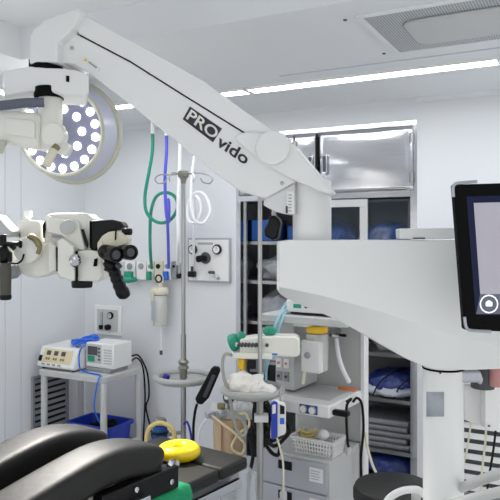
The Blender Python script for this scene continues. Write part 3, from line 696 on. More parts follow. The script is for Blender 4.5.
# ================================================================= ANESTHESIA MACHINE
MF = Frame(.392, 3.2, 33)
am = thing('anesthesia_machine', 'light grey anesthesia machine with drawers, work shelf and top slab', 'medical machine', MF(-.19, .2, 0))
boxpart('cabinet_body', LGREY, am, MF, (-.40, 0, .004, .41, .07, .487), .006)
for k, (z0, z1) in enumerate(((.327, .474), (.168, .320), (.085, .162))):
    d = boxpart('drawer', mat('drawer_paint', (184, 186, 194), .4, .2, var=.02), am, MF, (-.39, -.008, -.012, .0035, z0, z1), .004)
    boxpart('handle', BLACK, d, MF, (-.285, -.205, -.0165, -.0125, z1-.062, z1-.018), .004)
    if k == 2: continue
    lb = boxpart('label', PAPER, d, MF, (-.105, -.03, -.0135, -.0122, z1-.092, z1-.022), 0)
    m = MB()
    for j in range(4): boxpart('printed_line', LABEL, lb, MF, (-.098, -.045-.006*(j % 2), -.0142, -.0136, z1-.04-j*.013, z1-.036-j*.013), 0)
for x in (-.36, -.04):
    for y in (.05, .36): MB().cyl(MF(x-.015, y, .036), MF(x+.015, y, .036), .036, seg=14).build('caster', DGREY, am)
boxpart('back_panel', LGREY, am, MF, (-.39, 0.005, .37, .41, .49, 1.18), .004)
boxpart('side_post', WHITE, am, MF, (.006, .03, .36, .42, .07, 1.2), .004)
boxpart('side_column', LGREY, am, MF, (-.37, -.255, .10, .369, .79, 1.16), .005)
for (x, z, m_) in ((-.345, 1.0, WHITE), (-.30, 1.0, WHITE), (-.345, .93, WHITE), (-.30, .93, WHITE), (-.345, .86, MGREY), (-.30, .86, MGREY)):
    o = boxpart('socket_plate', m_, am, MF, (x-.016, x+.016, .092, .0995, z-.025, z+.025), .002)
    MB().rcyl(MF(x, .0915, z), MF(x, .086, z), .008, .2, 10).build('socket', DGREY if m_ is MGREY else PINK, o)
sl = boxpart('work_shelf', WHITE, am, MF, (-.375, .012, -.03, .369, .712, .775), .008)
MB().box(MF, -.33, -.03, .06, .33, .7752, .779).build('shelf_mat', LGREY, am, .002)
boxpart('gauge_plate', BBOX, am, MF, (-.150, -.050, -.034, -.0305, .722, .766), .002)
for x in (-.125, -.075):
    g = MB().rcyl(MF(x, -.0345, .744), MF(x, -.046, .744), .021, .2).build('gauge', DULL, am)
    MB().cyl(MF(x, -.0462, .744), MF(x, -.047, .744), .0165).build('gauge_face', WHITE, g)
MB().prism([MF(x, -.01, z) for x, z in round_poly((.058, .741), .044, .014, .01)], MF.y*.03).build('grip', BLACK, am, .004)
boxpart('grip_arm', WHITE, am, MF, (.0125, .022, -.01, .06, .725, .765), .003)
boxpart('top_slab', LGREY, am, MF, (-.40, .10, -.02, .42, 1.16, 1.20), .006)
bx = boxpart('top_module', WHITE, am, MF, (-.27, .09, .04, .30, 1.205, 1.275), .006)
boxpart('module_slot', BLACK, am, MF, (-.24, .07, .034, .0395, 1.206, 1.214), 0)  # dark slot line along the module's lower edge
for k, r in enumerate((.009, .009, .008, .012)):
    MB().cyl(MF(-.15+k*.045, .0395, 1.245), MF(-.15+k*.045, .033, 1.245), r, seg=12).build('socket', DGREY, bx)
boxpart('module_label', TEAL, am, MF, (-.225, -.18, .036, .0395, 1.235, 1.255), 0)
boxpart('hook_block', WHITE, am, MF, (-.215, -.135, .02, .08, 1.143, 1.1598), .003)
# canister hanging in the bay
cn = thing('absorber_jar', 'white canister with bright yellow lid hanging under the machine top', 'canister', P(317, 370, 3.36))
yc = 3.36; cxx = (317-250)/F*yc
zb, zl, zt_ = CZ-(370-HY)/F*yc, CZ-(333-HY)/F*yc, CZ-(325-HY)/F*yc
MB().rcyl((cxx, yc, zb), (cxx, yc, zl), .059, .12).build('jar', JAR, cn)
MB().rcyl((cxx, yc, zl+.0005), (cxx, yc, zt_), .058, .2).build('lid', YLID, cn)
CFm = Frame(cxx, yc, 33)
boxpart('front_case', WHITE, cn, CFm, (-.06, .05, -.066, .02, zb-.005, zl-.03), .01)
MB().rcyl(CFm(-.018, -.0665, zb+.085), CFm(-.018, -.082, zb+.085), .017, .3, 18).build('dial', SILV, cn)
boxpart('printed_label', PAPER, cn, CFm, (-.04, .0, -.0675, -.0662, zb+.12, zl-.05), 0)
MB().tube([CFm(-.055, -.03, zb+.01), CFm(-.06, -.03, zb-.04), CFm(-.065, -.03, zb-.075)], .009, 8).build('spout', CREAM, cn)
MB().cyl((cxx, yc, zl-.02), MF(-.12, .372, zl-.02), .012, seg=10).build('mount', DULL, cn)
wh = thing('breathing_tube', 'white tube with black connector curving down in the machine bay', 'tube', P(349, 384, 3.45))
MB().tube([P(336, 338, 3.46), P(337, 346, 3.44), P(339, 358, 3.42), P(343, 370, 3.42), P(349, 382, 3.44)], .0125, 10).build('tube_run', WTUBE, wh)
MB().rcyl(P(333, 334.5, 3.5), P(346, 335.6, 3.44), .008, .2, 10).build('connector', BLACK, wh)
MB().cyl(P(331, 335, 3.45), P(338, 337, 3.46), .013, seg=12).build('elbow', SILV, wh)
ob = thing('orange_clip', 'orange plastic clip lying on the machine work shelf', 'clip', MF(-.05, .33, .779))
MB().prism([MF(-.10, .30, .7795), MF(.0, .31, .7795), MF(.002, .325, .7795), MF(-.10, .322, .7795)], (0, 0, .012)).build('body', ORANGE, ob, .003)
MB().box(MF, -.115, -.1, .303, .318, .7795, .787).build('tip', WHITE, ob)
# basket
bk = thing('basket', 'white perforated plastic basket on the machine lower deck', 'basket', MF(-.13, .14, .489))
x0, x1, y0, y1, z0, z1 = -.245, -.006, .05, .20, .4885, .572
m = MB(); ins = .012
def bcorner(k, z, e): 
    f = (z-z0)/(z1-z0); i = ins*(1-f)+e; return [MF(x0+i, y0+i, z), MF(x1-i, y0+i, z), MF(x1-i, y1-i, z), MF(x0+i, y1-i, z)]
# walls as bar lattice
C0 = bcorner(0, z0, 0); C1 = bcorner(0, z1, 0)
for s in range(4):
    a0, b0, a1, b1 = C0[s], C0[(s+1) % 4], C1[s], C1[(s+1) % 4]
    n = 14 if s % 2 == 0 else 9
    for k in range(n+1):
        f = k/n; m.tube([a0.lerp(b0, f), a1.lerp(b1, f)], .0042, 4, 0)
    for g_ in (.02, .28, .52, .76): m.tube([a0.lerp(a1, g_), b0.lerp(b1, g_)], .0042, 4, 0)
m.prism(bcorner(0, z0, .002), (0, 0, .003))
m.build('lattice', WHITE, bk)
m = MB(); m.loft([bcorner(0, z1-.012, -.006), bcorner(0, z1, -.008), bcorner(0, z1, .004), bcorner(0, z1-.012, .004)], closed=True); m.build('rim', WHITE, bk)
random.seed(5)
tag(MB().tube([MF(-.19+.055*math.cos(k*1.1)*random.uniform(.5, 1), .125+.05*math.sin(k*1.1)*random.uniform(.5, 1), .51+.0042*k*random.uniform(.7, 1.1)) for k in range(24)], .006, 7, 5).build('coiled_tube', YTUBE), 'coiled yellowish tube heaped in the white basket', 'tube')
tag(MB().blob(MF(-.10, .13, .575), (.03, .028, .03), .15, 9, 4).build('mask_cuff', WTUBE, None, sharp=80), 'round white ball lying in the white basket', 'ball')
tag(MB().blob(MF(-.125, .10, .53), (.05, .03, .035), .4, 9, 8).build('plastic_wrap', CLEARW, None, sharp=80), 'clear plastic wrapper among the basket contents', 'wrapper')
for lab, pl, m_ in (('black cable hanging down the machine side beside basket', [(346, 402, 3.3), (351, 399, 3.3), (347, 405, 3.27), (346.5, 420, 3.26), (347.5, 440, 3.28), (348.5, 447, 3.3)], BLACK),
                ('black cable arching from machine grip to the cabinet edge', [(353, 402, 3.36), (357, 398, 3.38), (362, 405, 3.38), (363.5, 430, 3.4), (361, 458, 3.4), (362, 490, 3.4)], BLACK),
                ('thin pale cord hanging beside the black stool', [(365, 432, 3.42), (368, 450, 3.4), (373, 466, 3.38), (378, 476, 3.36)], CREAM)):
    tag(MB().tube([P(*q) for q in pl], .0072, 7).build('cable', m_), lab, 'cable')
tag(MB().rcyl(P(348.5, 455, 3.3), P(348.5, 447, 3.3), .014, .3, 12).build('plug', LGREY), 'grey plug dangling at the end of side cable', 'plug')

# ================================================================= OPERATING TABLE
BA = V((-.595, -.804, 0)); BW = V((-.804, .595, 0))
class BedF:
    def __call__(s, a, w_, z): return V((-.008, 2.72, 0))+BA*a+BW*w_+V((0, 0, z))
BED = BedF(); BED.x = BA; BED.y = BW
bt = thing('operating_table', 'black padded operating table on a steel frame', 'operating table', BED(.9, .25, 0))
for a, b in ((0, .178), (.186, 1.0), (1.008, 1.95)):
    boxpart('mattress', VINYL, bt, BED, (a, b, 0, .5, .63, .68), .012)
boxpart('frame', DULL, bt, BED, (.02, 1.93, .03, .47, .585, .629), .005)
for w0, w1 in ((-.012, .012), (.488, .512)):
    o = boxpart('side_rail', STEEL, bt, BED, (.06, 1.9, w0, w1, .575, .61), .003)
boxpart('column', LGREY, bt, BED, (.75, 1.15, .1, .4, .14, .585), .02)
boxpart('base', LGREY, bt, BED, (.35, 1.6, .02, .48, .02, .14), .02)
boxpart('base_plinth', DGREY, bt, BED, (.4, 1.55, .06, .44, 0, .02), 0)
# donut headrest
dn = MB()
c = P(179, 452, 2.70); c.z = .6805
prof = []
n = 16
for k in range(n):
    a = 2*math.pi*k/n; prof.append((.057+.034*math.cos(a), .031+.0305*math.sin(a)))
rings = [[c+V((r*math.cos(2*math.pi*j/40), r*math.sin(2*math.pi*j/40), h)) for r, h in prof] for j in range(40)]
dn.loft(rings, closed=True)
t = dn.build('head_ring', YELLOW, None, sharp=80); tag(t, 'glossy yellow gel ring lying on the black table', 'gel head ring')
# green drape
gd = MB(); rows = []
sec = [(.10, .694), (.05, .6925), (.0, .692), (-.02, .687), (-.03, .66), (-.034, .58), (-.05, .46), (-.045, .38)]
for i in range(15):
    a = .395+.30*i/14; rows.append([BED(a+(.01*math.sin(j*1.3)), w_-.006*abs(math.sin(i*.9))*(j > 3), z) for j, (w_, z) in enumerate(sec)])
vs = [[gd.b.verts.new(p) for p in r] for r in rows]
for i in range(14):
    for j in range(len(sec)-1): gd.b.faces.new((vs[i][j], vs[i][j+1], vs[i+1][j+1], vs[i+1][j]))
o = gd.build('green_drape', GCLOTH, None, sharp=80); so = o.modifiers.new('t', 'SOLIDIFY'); so.thickness = .005; so.offset = 0
tag(o, 'green cloth draped over the table edge below the curved pads', 'cloth')
# spine frame with two arched pads
wf = thing('spine_frame', 'patient positioning frame with two arched black pads on the table', 'positioning frame', BED(.8, .23, .68))
def pad(w0):
    ss = [.004, .012, .032, .06, .1, .2, .3, .4, .5, .6, .7, .8, .86, .9, .91]
    def top(s):
        tab = [(-.04, .822), (0, .838), (.05, .860), (.1, .880), (.2, .902), (.3, .897), (.39, .879), (.5, .858), (.64, .828), (.8, .785), (.92, .745)]
        for (a, za), (b, zb_) in zip(tab, tab[1:]):
            if s <= b: 
                f = (s-a)/(b-a); return za+(zb_-za)*f
        return tab[-1][1]
    rings = []; n = 28; T = .118; Wd = .085
    for i, s in enumerate(ss):
        z = sum(top(s+d) for d in (-.04, -.02, 0, .02, .04))/5
        sl = (top(s+.03)-top(s-.03))/.06; nr = V((0, 0, 1))-BA*sl; nr.normalize()
        sc = {0: .72, 1: .92, 2: 1}.get(i, 1) if i < 3 else ({len(ss)-1: .55, len(ss)-2: .85}.get(i, 1))
        cpt = BED(.466+s, w0, z)-nr*T/2
        row = []
        for k in range(n):
            a = 2*math.pi*k/n; ca, sa = math.cos(a), math.sin(a); e = 2/4.6
            row.append(cpt+BW*(Wd*sc*math.copysign(abs(ca)**e, ca))+nr*(T/2*sc*math.copysign(abs(sa)**e, sa)))
        rings.append(row)
    o = MB().loft(rings).build('arched_pad', VINYL, wf, sharp=80)
    o.modifiers.new('s', 'SUBSURF').render_levels = 1
    for v in (-1, 1):
        pass
    return o
for w0 in (.083, .385): 
    o = pad(w0)
    b_ = boxpart('pad_support', BLACK, wf, BED, (.44, 1.30, w0-.05, w0+.05, .681, .705), .004)
    boxpart('pad_post', BLACK, wf, BED, (.47, .53, w0-.05, w0+.05, .7055, .77), .004)
boxpart('end_block', BLACK, wf, BED, (.445, .80, -.02, .031, .695, .775), .005)
boxpart('cross_beam', BLACK, wf, BED, (.455, .52, .033, .45, .7055, .74), .004)
boxpart('slide_rail', STEEL, wf, BED, (.62, 1.35, -.055, -.022, .70, .73), .003)
for a, z in ((.49, .73), (.66, .755), (.67, .72)):
    MB().rcyl(BED(a, -.0205, z), BED(a, -.03, z), .010, .25, 14).build('bolt', STEEL, wf)
MB().rcyl(BED(.43, .02, .775), BED(.48, -.005, .785), .013, .3, 14).build('crank_knob', STEEL, wf)
MB().rcyl(BED(.415, .012, .765), BED(.44, .02, .77), .014, .3, 14).build('crank_knob', DULL, wf)
# clear bag behind the table end
tag(MB().blob(P(238, 490, 3.05), (.085, .07, .13), .35, 6, 12, 32, 22).build('plastic_bag', BAG, None, sharp=80), 'clear plastic bag bulging under the far table end', 'bag')
bag = bpy.data.objects[-1] if False else None

# ================================================================= STOOL
XS, YSt = .585, 2.62
st = thing('stool', 'round black padded stool with white curved armrest', 'stool', (XS, YSt, 0))
zs = .602
MB().lathe((XS, YSt, zs-.085), (0, 0, 1), [(.14, 0), (.158, .006), (.168, .03), (.168, .06), (.16, .078), (.145, .085)], 44).build('seat', VINYL, st)
MB().rcyl((XS, YSt, zs-.10), (XS, YSt, zs-.0855), .09, .1).build('seat_plate', DGREY, st)
MB().cyl((XS, YSt, .1), (XS, YSt, zs-.10), .025).build('gas_column', DULL, st)
MB().rcyl((XS, YSt, .06), (XS, YSt, .11), .05, .3).build('hub', BLACK, st)
for k in range(5):
    a = 2*math.pi*k/5+.9; e = V((XS+.24*math.cos(a), YSt+.24*math.sin(a), .07))
    l = MB().tube([(XS+.03*math.cos(a), YSt+.03*math.sin(a), .085), e], .016, 10, 0).build('leg', BLACK, st)
    MB().cyl(e+V((0, -.014, -.04)), e+V((0, .014, -.04)), .03, seg=14).build('caster', DGREY, st)
arc = [(384, 508, 2.44), (388, 500, 2.44), (395, 494, 2.43), (404, 490.5, 2.42), (413, 489.5, 2.42), (419, 490.5, 2.42), (424, 495, 2.42)]
MB().tube([P(*q) for q in arc], .0135, 10).build('armrest', WHITE, st)
MB().rcyl(P(416, 493, 2.45), P(416, 510, 2.5), .018, .2, 14).build('armrest_bracket', LGREY, st)
MB().tube([P(416, 509, 2.5), (XS+.02, YSt-.08, zs-.093)], .012, 8, 0).build('armrest_strut', DGREY, st)

# ================================================================= OPERATING MICROSCOPE
XC, YC = (443.3-250)/F*2.15, 2.15
sc = thing('operating_microscope', 'large white floor standing operating microscope with sloping arm', 'microscope', (XC, YC, 0))
rc = 19.8/F*2.15
# stand
MB().rcyl((XC, YC, .1), (XC, YC, 1.18), rc, .03, 40).build('column', SCOPE, sc)
BF = Frame(XC+.14, YC-.14, 0)
MB().box(BF, -.28, .28, -.26, .26, .03, .1).build('base', SCOPE, sc, .025)
for x in (-.23, .23):
    for y in (-.21, .21): MB().cyl(BF(x-.02, y, .03), BF(x+.02, y, .03), .03, seg=14).build('caster', DGREY, sc)
# curved label plate on the column
m = MB()
def colpt(px, py, off):
    s = (px-443.3)/19.8; s = max(-.95, min(.95, s)); th = math.asin(s)
    r = rc+off; p = V((XC+r*math.sin(th)*math.cos(0)-0, YC-r*math.cos(th), 0)); p.z = CZ-(py-HY)/F*p.y; return p
xs = [424.8+13.5*k/6 for k in range(7)]
vs0 = [colpt(x, 392, .0006) for x in xs]; vs1 = [colpt(x, 416.5, .0006) for x in xs]
m.mesh_data(vs0+vs1, [(i, i+1, i+8, i+7) for i in range(6)])
o = m.build('rating_plate', LABEL, sc); o.modifiers.new('t', 'SOLIDIFY').thickness = .001
MB().cyl(colpt(435, 373, .001), colpt(435, 373, -.004), .0035, seg=10).build('screw', DGREY, sc)
MB().torus((XC, YC, CZ-(369.5-HY)/F*2.12), (0, 0, 1), rc-.001, .004, 40, 6).build('seal_ring', MATTE, sc)
# main housing
kx = [279, 283, 290, 305, 320, 340, 362, 385, 405, 420, 432, 460, 500, 545]
kc = [287, 287.8, 289, 292, 295.2, 300.5, 306.2, 312.8, 319.5, 324.5, 328.7, 337, 345, 348]
kl = [291, 296, 300, 306.5, 312.5, 321.5, 333, 346.5, 358, 364.5, 368, 370, 369, 367]
def herm(x, ky):
    i = max(k for k in range(len(kx)-1) if kx[k] <= x); x0_, x1_ = kx[i], kx[i+1]
    def sl(j):
        j0, j1 = max(j-1, 0), min(j+1, len(kx)-1); return (ky[j1]-ky[j0])/(kx[j1]-kx[j0])
    h_ = x1_-x0_; f = (x-x0_)/h_
    return (2*f**3-3*f*f+1)*ky[i]+(f**3-2*f*f+f)*h_*sl(i)+(-2*f**3+3*f*f)*ky[i+1]+(f**3-f*f)*h_*sl(i+1)
xs_ = [279, 280, 281.5, 283, 286]+[290+5*k for k in range(51)]
crease = [herm(x, kc) for x in xs_]; low = [herm(x, kl) for x in xs_]
ya = lambda x: 2.06-.10*(x-279)/220
rows = []
for x, cy, ly in zip(xs_, crease, low):
    y = ya(x); k = min(1, (x-279)/12); dep = .10-.015*min(1, (x-279)/160); back = .17+.13*min(1, (x-279)/150)
    tf = P(x, 241.5-1.5*k, y); cf = P(x, cy, y)
    lm = P(x, ly, y+dep)
    tb = V((tf.x, y+back, tf.z)); lb = V((tf.x, y+back, lm.z)); mf = (tf+cf)/2
    rows.append([tf, mf, cf, lm, lb, tb])
MB().loft(rows).build('arm_housing', SCOPE, sc, .003, sharp=9, seg=3)
# plate carrying the display
pxprism('display_bracket', SCOPE, sc, [(399.5, 228.5), (520, 227), (520, 238.5), (400, 238.9)], (0, 2.06), (1, 1.94), .12, 0, .004)
pxprism('bracket_slot', DGREY, sc, [(413, 237.6), (425, 237.5), (425, 239), (413, 239)], (0, 2.055), (1, 1.935), .004, 0, 0)
# touch display
ta, tb_ = (0, 1.72), (1, 1.70)
dpl = pxprism('touch_display', MATTE, sc, [(453.5, 184.5), (600, 180), (600, 336), (464.7, 330)], ta, tb_, .03, 0, .004)
pxprism('screen_margin', SCRFRAME, dpl, [(466.3, 196.5), (588, 193), (590, 318), (475.5, 314.5)], ta, tb_, -.0012, 0, 0)
pxprism('screen_picture', SCRIMG, dpl, [(473.5, 203), (586, 200), (588, 294), (480, 294)], ta, tb_, -.0022, 0, 0)
pxprism('screen_bar', SCRBAR, dpl, [(480, 294.2), (588, 294.2), (588.5, 314), (476, 314)], ta, tb_, -.0022, 0, 0)
ic = on_plane(489, 304, ta, tb_, -.004)
MB().torus(ic, (0, 1, 0), .0226, .0017, 36, 6).build('icon_ring', SCRICON, dpl)
MB().prism([ic+V((x, .0002, z)) for x, z in round_poly((0, 0), .0085, .006, .002)], (0, -.001, 0)).build('camera_icon', SCRICON, dpl)
MB().prism([ic+V((x, .0002, z+.0065)) for x, z in round_poly((0, 0), .004, .0025, .001)], (0, -.001, 0)).build('camera_icon', SCRICON, dpl)
for pl in ([(453.5, 197), (453, 188), (454.5, 184.5), (459, 183), (477, 181.5)], [(464.5, 317), (465.5, 325), (467.5, 329), (472, 330.5), (491, 331.5)]):
    MB().tube([on_plane(x, y, ta, tb_, -.002) for x, y in pl], .0042, 8).build('corner_guard', SILV, dpl)
MB().box(Frame(0, 1.74, 0), .72, .80, .0, .28, 1.56, 1.64).build('display_arm', SCOPE, dpl, .005)
# gear under the housing
pxprism('control_box', SCOPE, sc, [(463.5, 384.5), (489, 384.5), (489, 429), (464.5, 420)], (0, 2.24), (1, 2.22), .14, 0, .003)
pxprism('control_box_cover', SCOPE, sc, [(485.3, 384), (530, 384), (530, 437), (485.3, 429)], (0, 2.19), (1, 2.17), .16, 0, .003)
pxprism('swivel_bracket', SILV, sc, [(456, 371), (481, 371), (484, 380), (482, 386), (478, 383), (461, 383), (457, 378)], (0, 2.12), (1, 2.1), .09, 0, .008)
MB().rcyl(P(483, 366, 2.2), P(483, 388, 2.2), .04, .1).build('motor', DGREY, sc)
MB().rcyl(P(497, 367, 2.16), P(497, 386, 2.16), .026, .1).build('rubber_boot', PINK, sc)
MB().rcyl(P(474.5, 368, 2.19), P(474.5, 378, 2.19), .018, .1).build('rubber_boot', PINK, sc)
for x, y in ((478, 392), (478, 419.5), (489, 426)):
    MB().cyl(P(x, y, 2.238 if x < 485 else 2.168), P(x, y, 2.25), .0035, seg=8).build('screw', DGREY, sc)
for m_, pl, r in ((CREAM, [(471, 418, 2.3), (470, 430, 2.32), (466.5, 452, 2.3), (463, 468, 2.3), (461, 500, 2.28)], .0035), (CREAM, [(486, 425, 2.3), (485.5, 440, 2.32), (483, 462, 2.3), (481, 485, 2.3), (480, 520, 2.3)], .004), (BLACK, [(496, 428, 2.3), (494, 445, 2.3), (491, 465, 2.3), (488, 482, 2.3), (486, 520, 2.3)], .004)):
    MB().tube([P(*q) for q in pl], r, 7).build('hanging_cable', m_, sc)
MB().tube([P(455, 489, 2.12), P(462, 487.5, 2.1), P(480, 480.5, 1.98), P(502, 473, 1.9), P(540, 462, 1.8), P(575, 470, 1.75), P(575, 490, 1.7), P(540, 484, 1.76), P(502, 491.5, 1.86), P(478, 497, 1.95), P(448, 506, 2.04), P(440, 512, 2.1)], .0155, 12).build('push_handle', LGREY, sc)

# ---- sloping arm
A, B = (.0646, 2.10), (-.738, 2.30)
def armq(pts, off): return [on_plane(x, y, A, B, off) for x, y in pts]
ad = V((B[0]-A[0], B[1]-A[1], 0)).normalized(); an = V((-ad.y, ad.x, 0)); an = an if an.y > 0 else -an
pxprism('arm_beam', SCOPE, sc, [(57, 41.5), (70, 30), (80, 36), (130, 61.7), (180, 93), (245, 133.5), (294, 166), (294.5, 182), (264.6, 198.7), (240, 189.5), (210, 170), (150, 117), (120, 97), (88, 70), (58, 63)], A, B, .15, 0, .006) if False else None
pxprism('arm_beam', SCOPE, sc, [(57, 42), (74, 33), (80, 36), (130, 62.2), (180, 93.7), (245, 134), (294, 164), (294.3, 182), (264.6, 198.7), (240, 191.5), (210, 169.5), (180, 144), (150, 121), (130, 104.5), (88, 72.5), (74, 64), (57, 62.5)], A, B, .15, 0, .005)
pxprism('arm_top_cover', SCOPE, sc, [(78, 14), (90, 18), (130, 40), (168, 61), (205, 81.7), (242, 109), (270, 128), (291, 143), (291, 164), (245, 132.6), (180, 92.3), (130, 60.8), (80, 34.6), (76, 30)], A, B, .15, 0, .005)
pxprism('seam_strip', MATTE, sc, [(80, 34), (130, 60), (180, 91.7), (245, 132), (245, 135), (180, 95), (130, 63), (80, 37)], A, B, .14, .003, 0)
pxprism('elbow_cover', IVORY if False else SCOPE, sc, [(236, 140.5), (235, 136), (238, 133), (250, 131.5), (268, 133), (280, 134), (291, 142.5), (303, 156), (331, 190), (331.5, 193), (328, 194), (318, 191), (290, 178.8), (262, 163.5)], A, B, .13, -.02, .008)
ec = on_plane(273.5, 148.5, A, B, -.02)
MB().rcyl(ec, ec-an*.022, 17.2/F*2.07, .12, 40).build('pivot_cap', SCOPE, sc)
# slight post under the elbow
XP = (312-250)/F*2.16; zP0, zP1 = CZ-(242-HY)/F*2.13, CZ-(181-HY)/F*2.15
MB().rcyl((XP, 2.16, zP0-.02), (XP, 2.16, zP1), 19.2/F*2.16, .04, 36).build('swing_post', SCOPE, sc)
pxprism('post_bracket', SCOPE2, sc, [(264, 200), (294.3, 183.5), (294.8, 214.6), (284, 214), (275, 211.5), (268, 208), (263, 205)], A, B, .10, .02, .003)
rb = pxprism('scale_strip', SCOPE, sc, [(286.3, 191), (294, 191), (294.4, 214), (286.6, 213.5)], A, B, .01, .009, .002)
for k in range(6): pxprism('scale_mark', MGREY, rb, [(288.5, 194.5+k*3.2), (291.5, 194.5+k*3.2), (291.5, 195.4+k*3.2), (288.5, 195.4+k*3.2)], A, B, .002, .0075, 0)
pxprism('latch', DGREY, sc, [(285.6, 206), (287.6, 206), (287.6, 213), (285.6, 213)], A, B, .005, .0065, 0)
bc = on_plane(266.5, 219, A, B, 0)
q = on_plane(282, 183, A, B, -.001); b_ = MB().rcyl(q-an*.004, q+an*.002, .0065, .3, 14).build('bolt', SILV, sc)
q = on_plane(72, 48, A, B, -.001); MB().rcyl(q-an*.004, q+an*.002, .0075, .3, 14).build('bolt', SILV, sc)
# black plug hanging below the bracket
m = MB().prism(armq([(269, 217), (273, 214.5), (279, 219), (280, 223), (277.5, 238), (272, 240.5), (264, 236), (263.5, 230)], .05), an*.05); m.build('cable_plug', BLACK, sc, .008)
MB().tube(armq([(274, 216), (274, 212), (276, 208)], .07), .008, 8).build('plug_lead', LGREY, sc)
# triangular warning mark and small strip on the arm
lb = MB().prism(armq([(79, 58.5), (84.5, 57.8), (100, 68.7), (98.5, 71.5)], -.0005), -an*.006).build('caution_strip', WHITE, sc, .001)
MB().prism(armq([(83, 60.5), (86.2, 58.5), (87, 61.8)], -.007), -an*.0006).build('caution_mark', YLID, lb)
MB().prism(armq([(88, 62.2), (89.2, 61.6), (97, 67.5), (96, 68.5)], -.007), -an*.0006).build('caution_text', MGREY, lb)

# lettering on the arm
def arm_text(name, body, O, ux, uy, off, m_, par, th=.0012):
    vs, fs = text_mesh(body)
    q = [on_plane(O[0]+x*ux[0]+y*uy[0], O[1]+x*ux[1]+y*uy[1], A, B, off) for x, y in vs]
    m = MB().mesh_data(q, fs); o = m.build(name, m_, par); o.modifiers.new('t', 'SOLIDIFY').thickness = th; return o
lgp = MB().prism(armq([(190, 106.5), (222, 128.6), (213, 142.3), (182.8, 119.3)], -.0002), -an*.0012).build('lettering_block', LOGO, sc)
arm_text('lettering', 'PRO', (185.6, 118.6), (28.6, 21.2), (5.8, -9.6), -.0022, IVORY, lgp)
arm_text('lettering', 'vido', (215.6, 144.9), (29.5, 20.4), (5.8, -10.4), -.0012, LOGO, sc)

# ---- upper left end: shoulder shell, yoke, hub
pxprism('shoulder_shell', SCOPE, sc, [(29, 64), (29, 36), (33, 29), (45, 19), (60, 13), (74, 8.5), (79, 8), (79.5, 12), (75, 24), (67, 34), (57, 42), (57, 62.5), (45, 61.5)], A, B, .20, -.04, .007)
hubc = on_plane(46, 60, A, B, .02)
YH2 = hubc.y
MB().rcyl((P(46, 60, YH2).x, YH2, P(46, 72, YH2).z), (P(46, 60, YH2).x, YH2, P(46, 60, YH2).z), 16.5/F*YH2, .1, 32).build('joint_ring', MATTE, sc)
yk = [on_plane(x, y, A, B, -.04) for x, y in ((3, 71), (30, 66), (46, 67.5), (62, 68), (75, 69.5), (87, 73), (89, 77), (89, 91), (87, 95.5), (62, 94.5), (46, 91), (30, 92), (6, 96), (3, 93))]
MB().prism(yk, V((-.05, .18, 0))).build('yoke', SCOPE, sc, .012, seg=3)
pxprism('yoke_window', MATTE, sc, [(66, 75.5), (69, 75.8), (69, 82), (66, 81.6)], A, B, .003, -.0425, 0)
xh, yh = P(52, 120, YH2).x, YH2-.02
MB().rcyl((xh, yh, P(0, 98.5, yh).z), (xh, yh, P(0, 88, yh).z), .056, .1, 32).build('joint_ring', MATTE, sc)
MB().rcyl((xh, yh, P(0, 150, yh).z), (xh, yh, P(0, 98, yh).z), 12/F*yh, .12, 32).build('hub', IVORY, sc)
q = P(58, 137, yh-.045); MB().rcyl(q, q+V((-.004, -.055, 0)), .040, .15, 32).build('hub_boss', IVORY, sc)
q = P(62, 148, yh-.08); MB().rcyl(q+V((0, .05, 0)), q, .024, .2, 24).build('hub_disc', IVORY, sc)
pxprism('side_arm', IVORY, sc, [(-60, 108), (36, 112), (40, 116), (40, 149), (8, 143), (-60, 140)], (0, yh-.05), (1, yh-.05), .10, 0, .01)
pxprism('side_arm_panel', IVORY, sc, [(5, 118), (32, 120), (35, 123), (35, 138), (5, 134)], (0, yh-.052), (1, yh-.052), .004, -.004, .002)
MB().tube([P(-50, 112, yh-.05), P(-20, 108, yh-.06), P(2, 105.5, yh-.08), (P(24, 103, yh-.085)), P(44, 102.5, yh-.07)], .0165, 12).build('ribbed_hose', HOSEGREY, sc)
q = P(56, 147, 2.28)
MB().rcyl(P(57.5, 146, yh-.12), P(53, 150.5, yh-.13), .013, .2, 14).build('lever_joint', BRONZE, sc)
MB().rcyl(P(54, 149.5, yh-.13), P(46, 166, yh-.15), .015, .25, 16).build('lever', CREAM, sc)
MB().rcyl(P(2, 140, yh-.07), P(-3, 152, yh-.07), .02, .2, 16).build('side_knob', OLIVE, sc)
MB().tube([P(-50, 128, yh), P(-64, 140, yh+.03), P(-64, 170, 2.42), P(-60, 225, 2.42), P(-45, 246, 2.42), P(-10, 250, 2.42), P(14, 252, 2.42)], .035, 16).build('drop_arm', IVORY, sc)

# ---- optics head
hA, hB = (0, 2.36), (1, 2.36)
def hp_(name, m_, pts, Y, depth, bevel=.008, par=None): return pxprism(name, m_, par or sc, pts, (0, Y), (1, Y), depth, 0, bevel)
head = hp_('optics_body', IVORY, [(44, 222), (47, 215), (52, 213.5), (86, 213), (91, 217.5), (96, 219), (102, 240), (102, 279), (99, 282), (60, 279), (44, 262)], 2.40, .15, .008)
hp_('front_case', IVORY, [(57, 241), (62, 238), (74, 247), (76, 279), (73, 281.5), (60, 277.5), (56, 272)], 2.34, .06, .006, head)
hp_('side_case', IVORY, [(76.5, 251), (90, 250), (101.5, 252), (102.5, 276), (98, 281.5), (77, 281)], 2.36, .04, .006, head)
hp_('top_case', IVORY, [(46, 221), (48, 216), (72, 218.5), (79, 222), (86, 252), (76, 249), (62, 236), (46, 232)], 2.385, .02, .006, head)
q = P(67, 227, 2.384); MB().rcyl(q, q+V((.01, -.03, 0)), .026, .15, 28).build('round_knob', LGREY, head)
hp_('name_plate', MGREY, [(52, 234.5), (61, 236), (61, 239), (52, 237.5)], 2.382, -.003, 0, head)
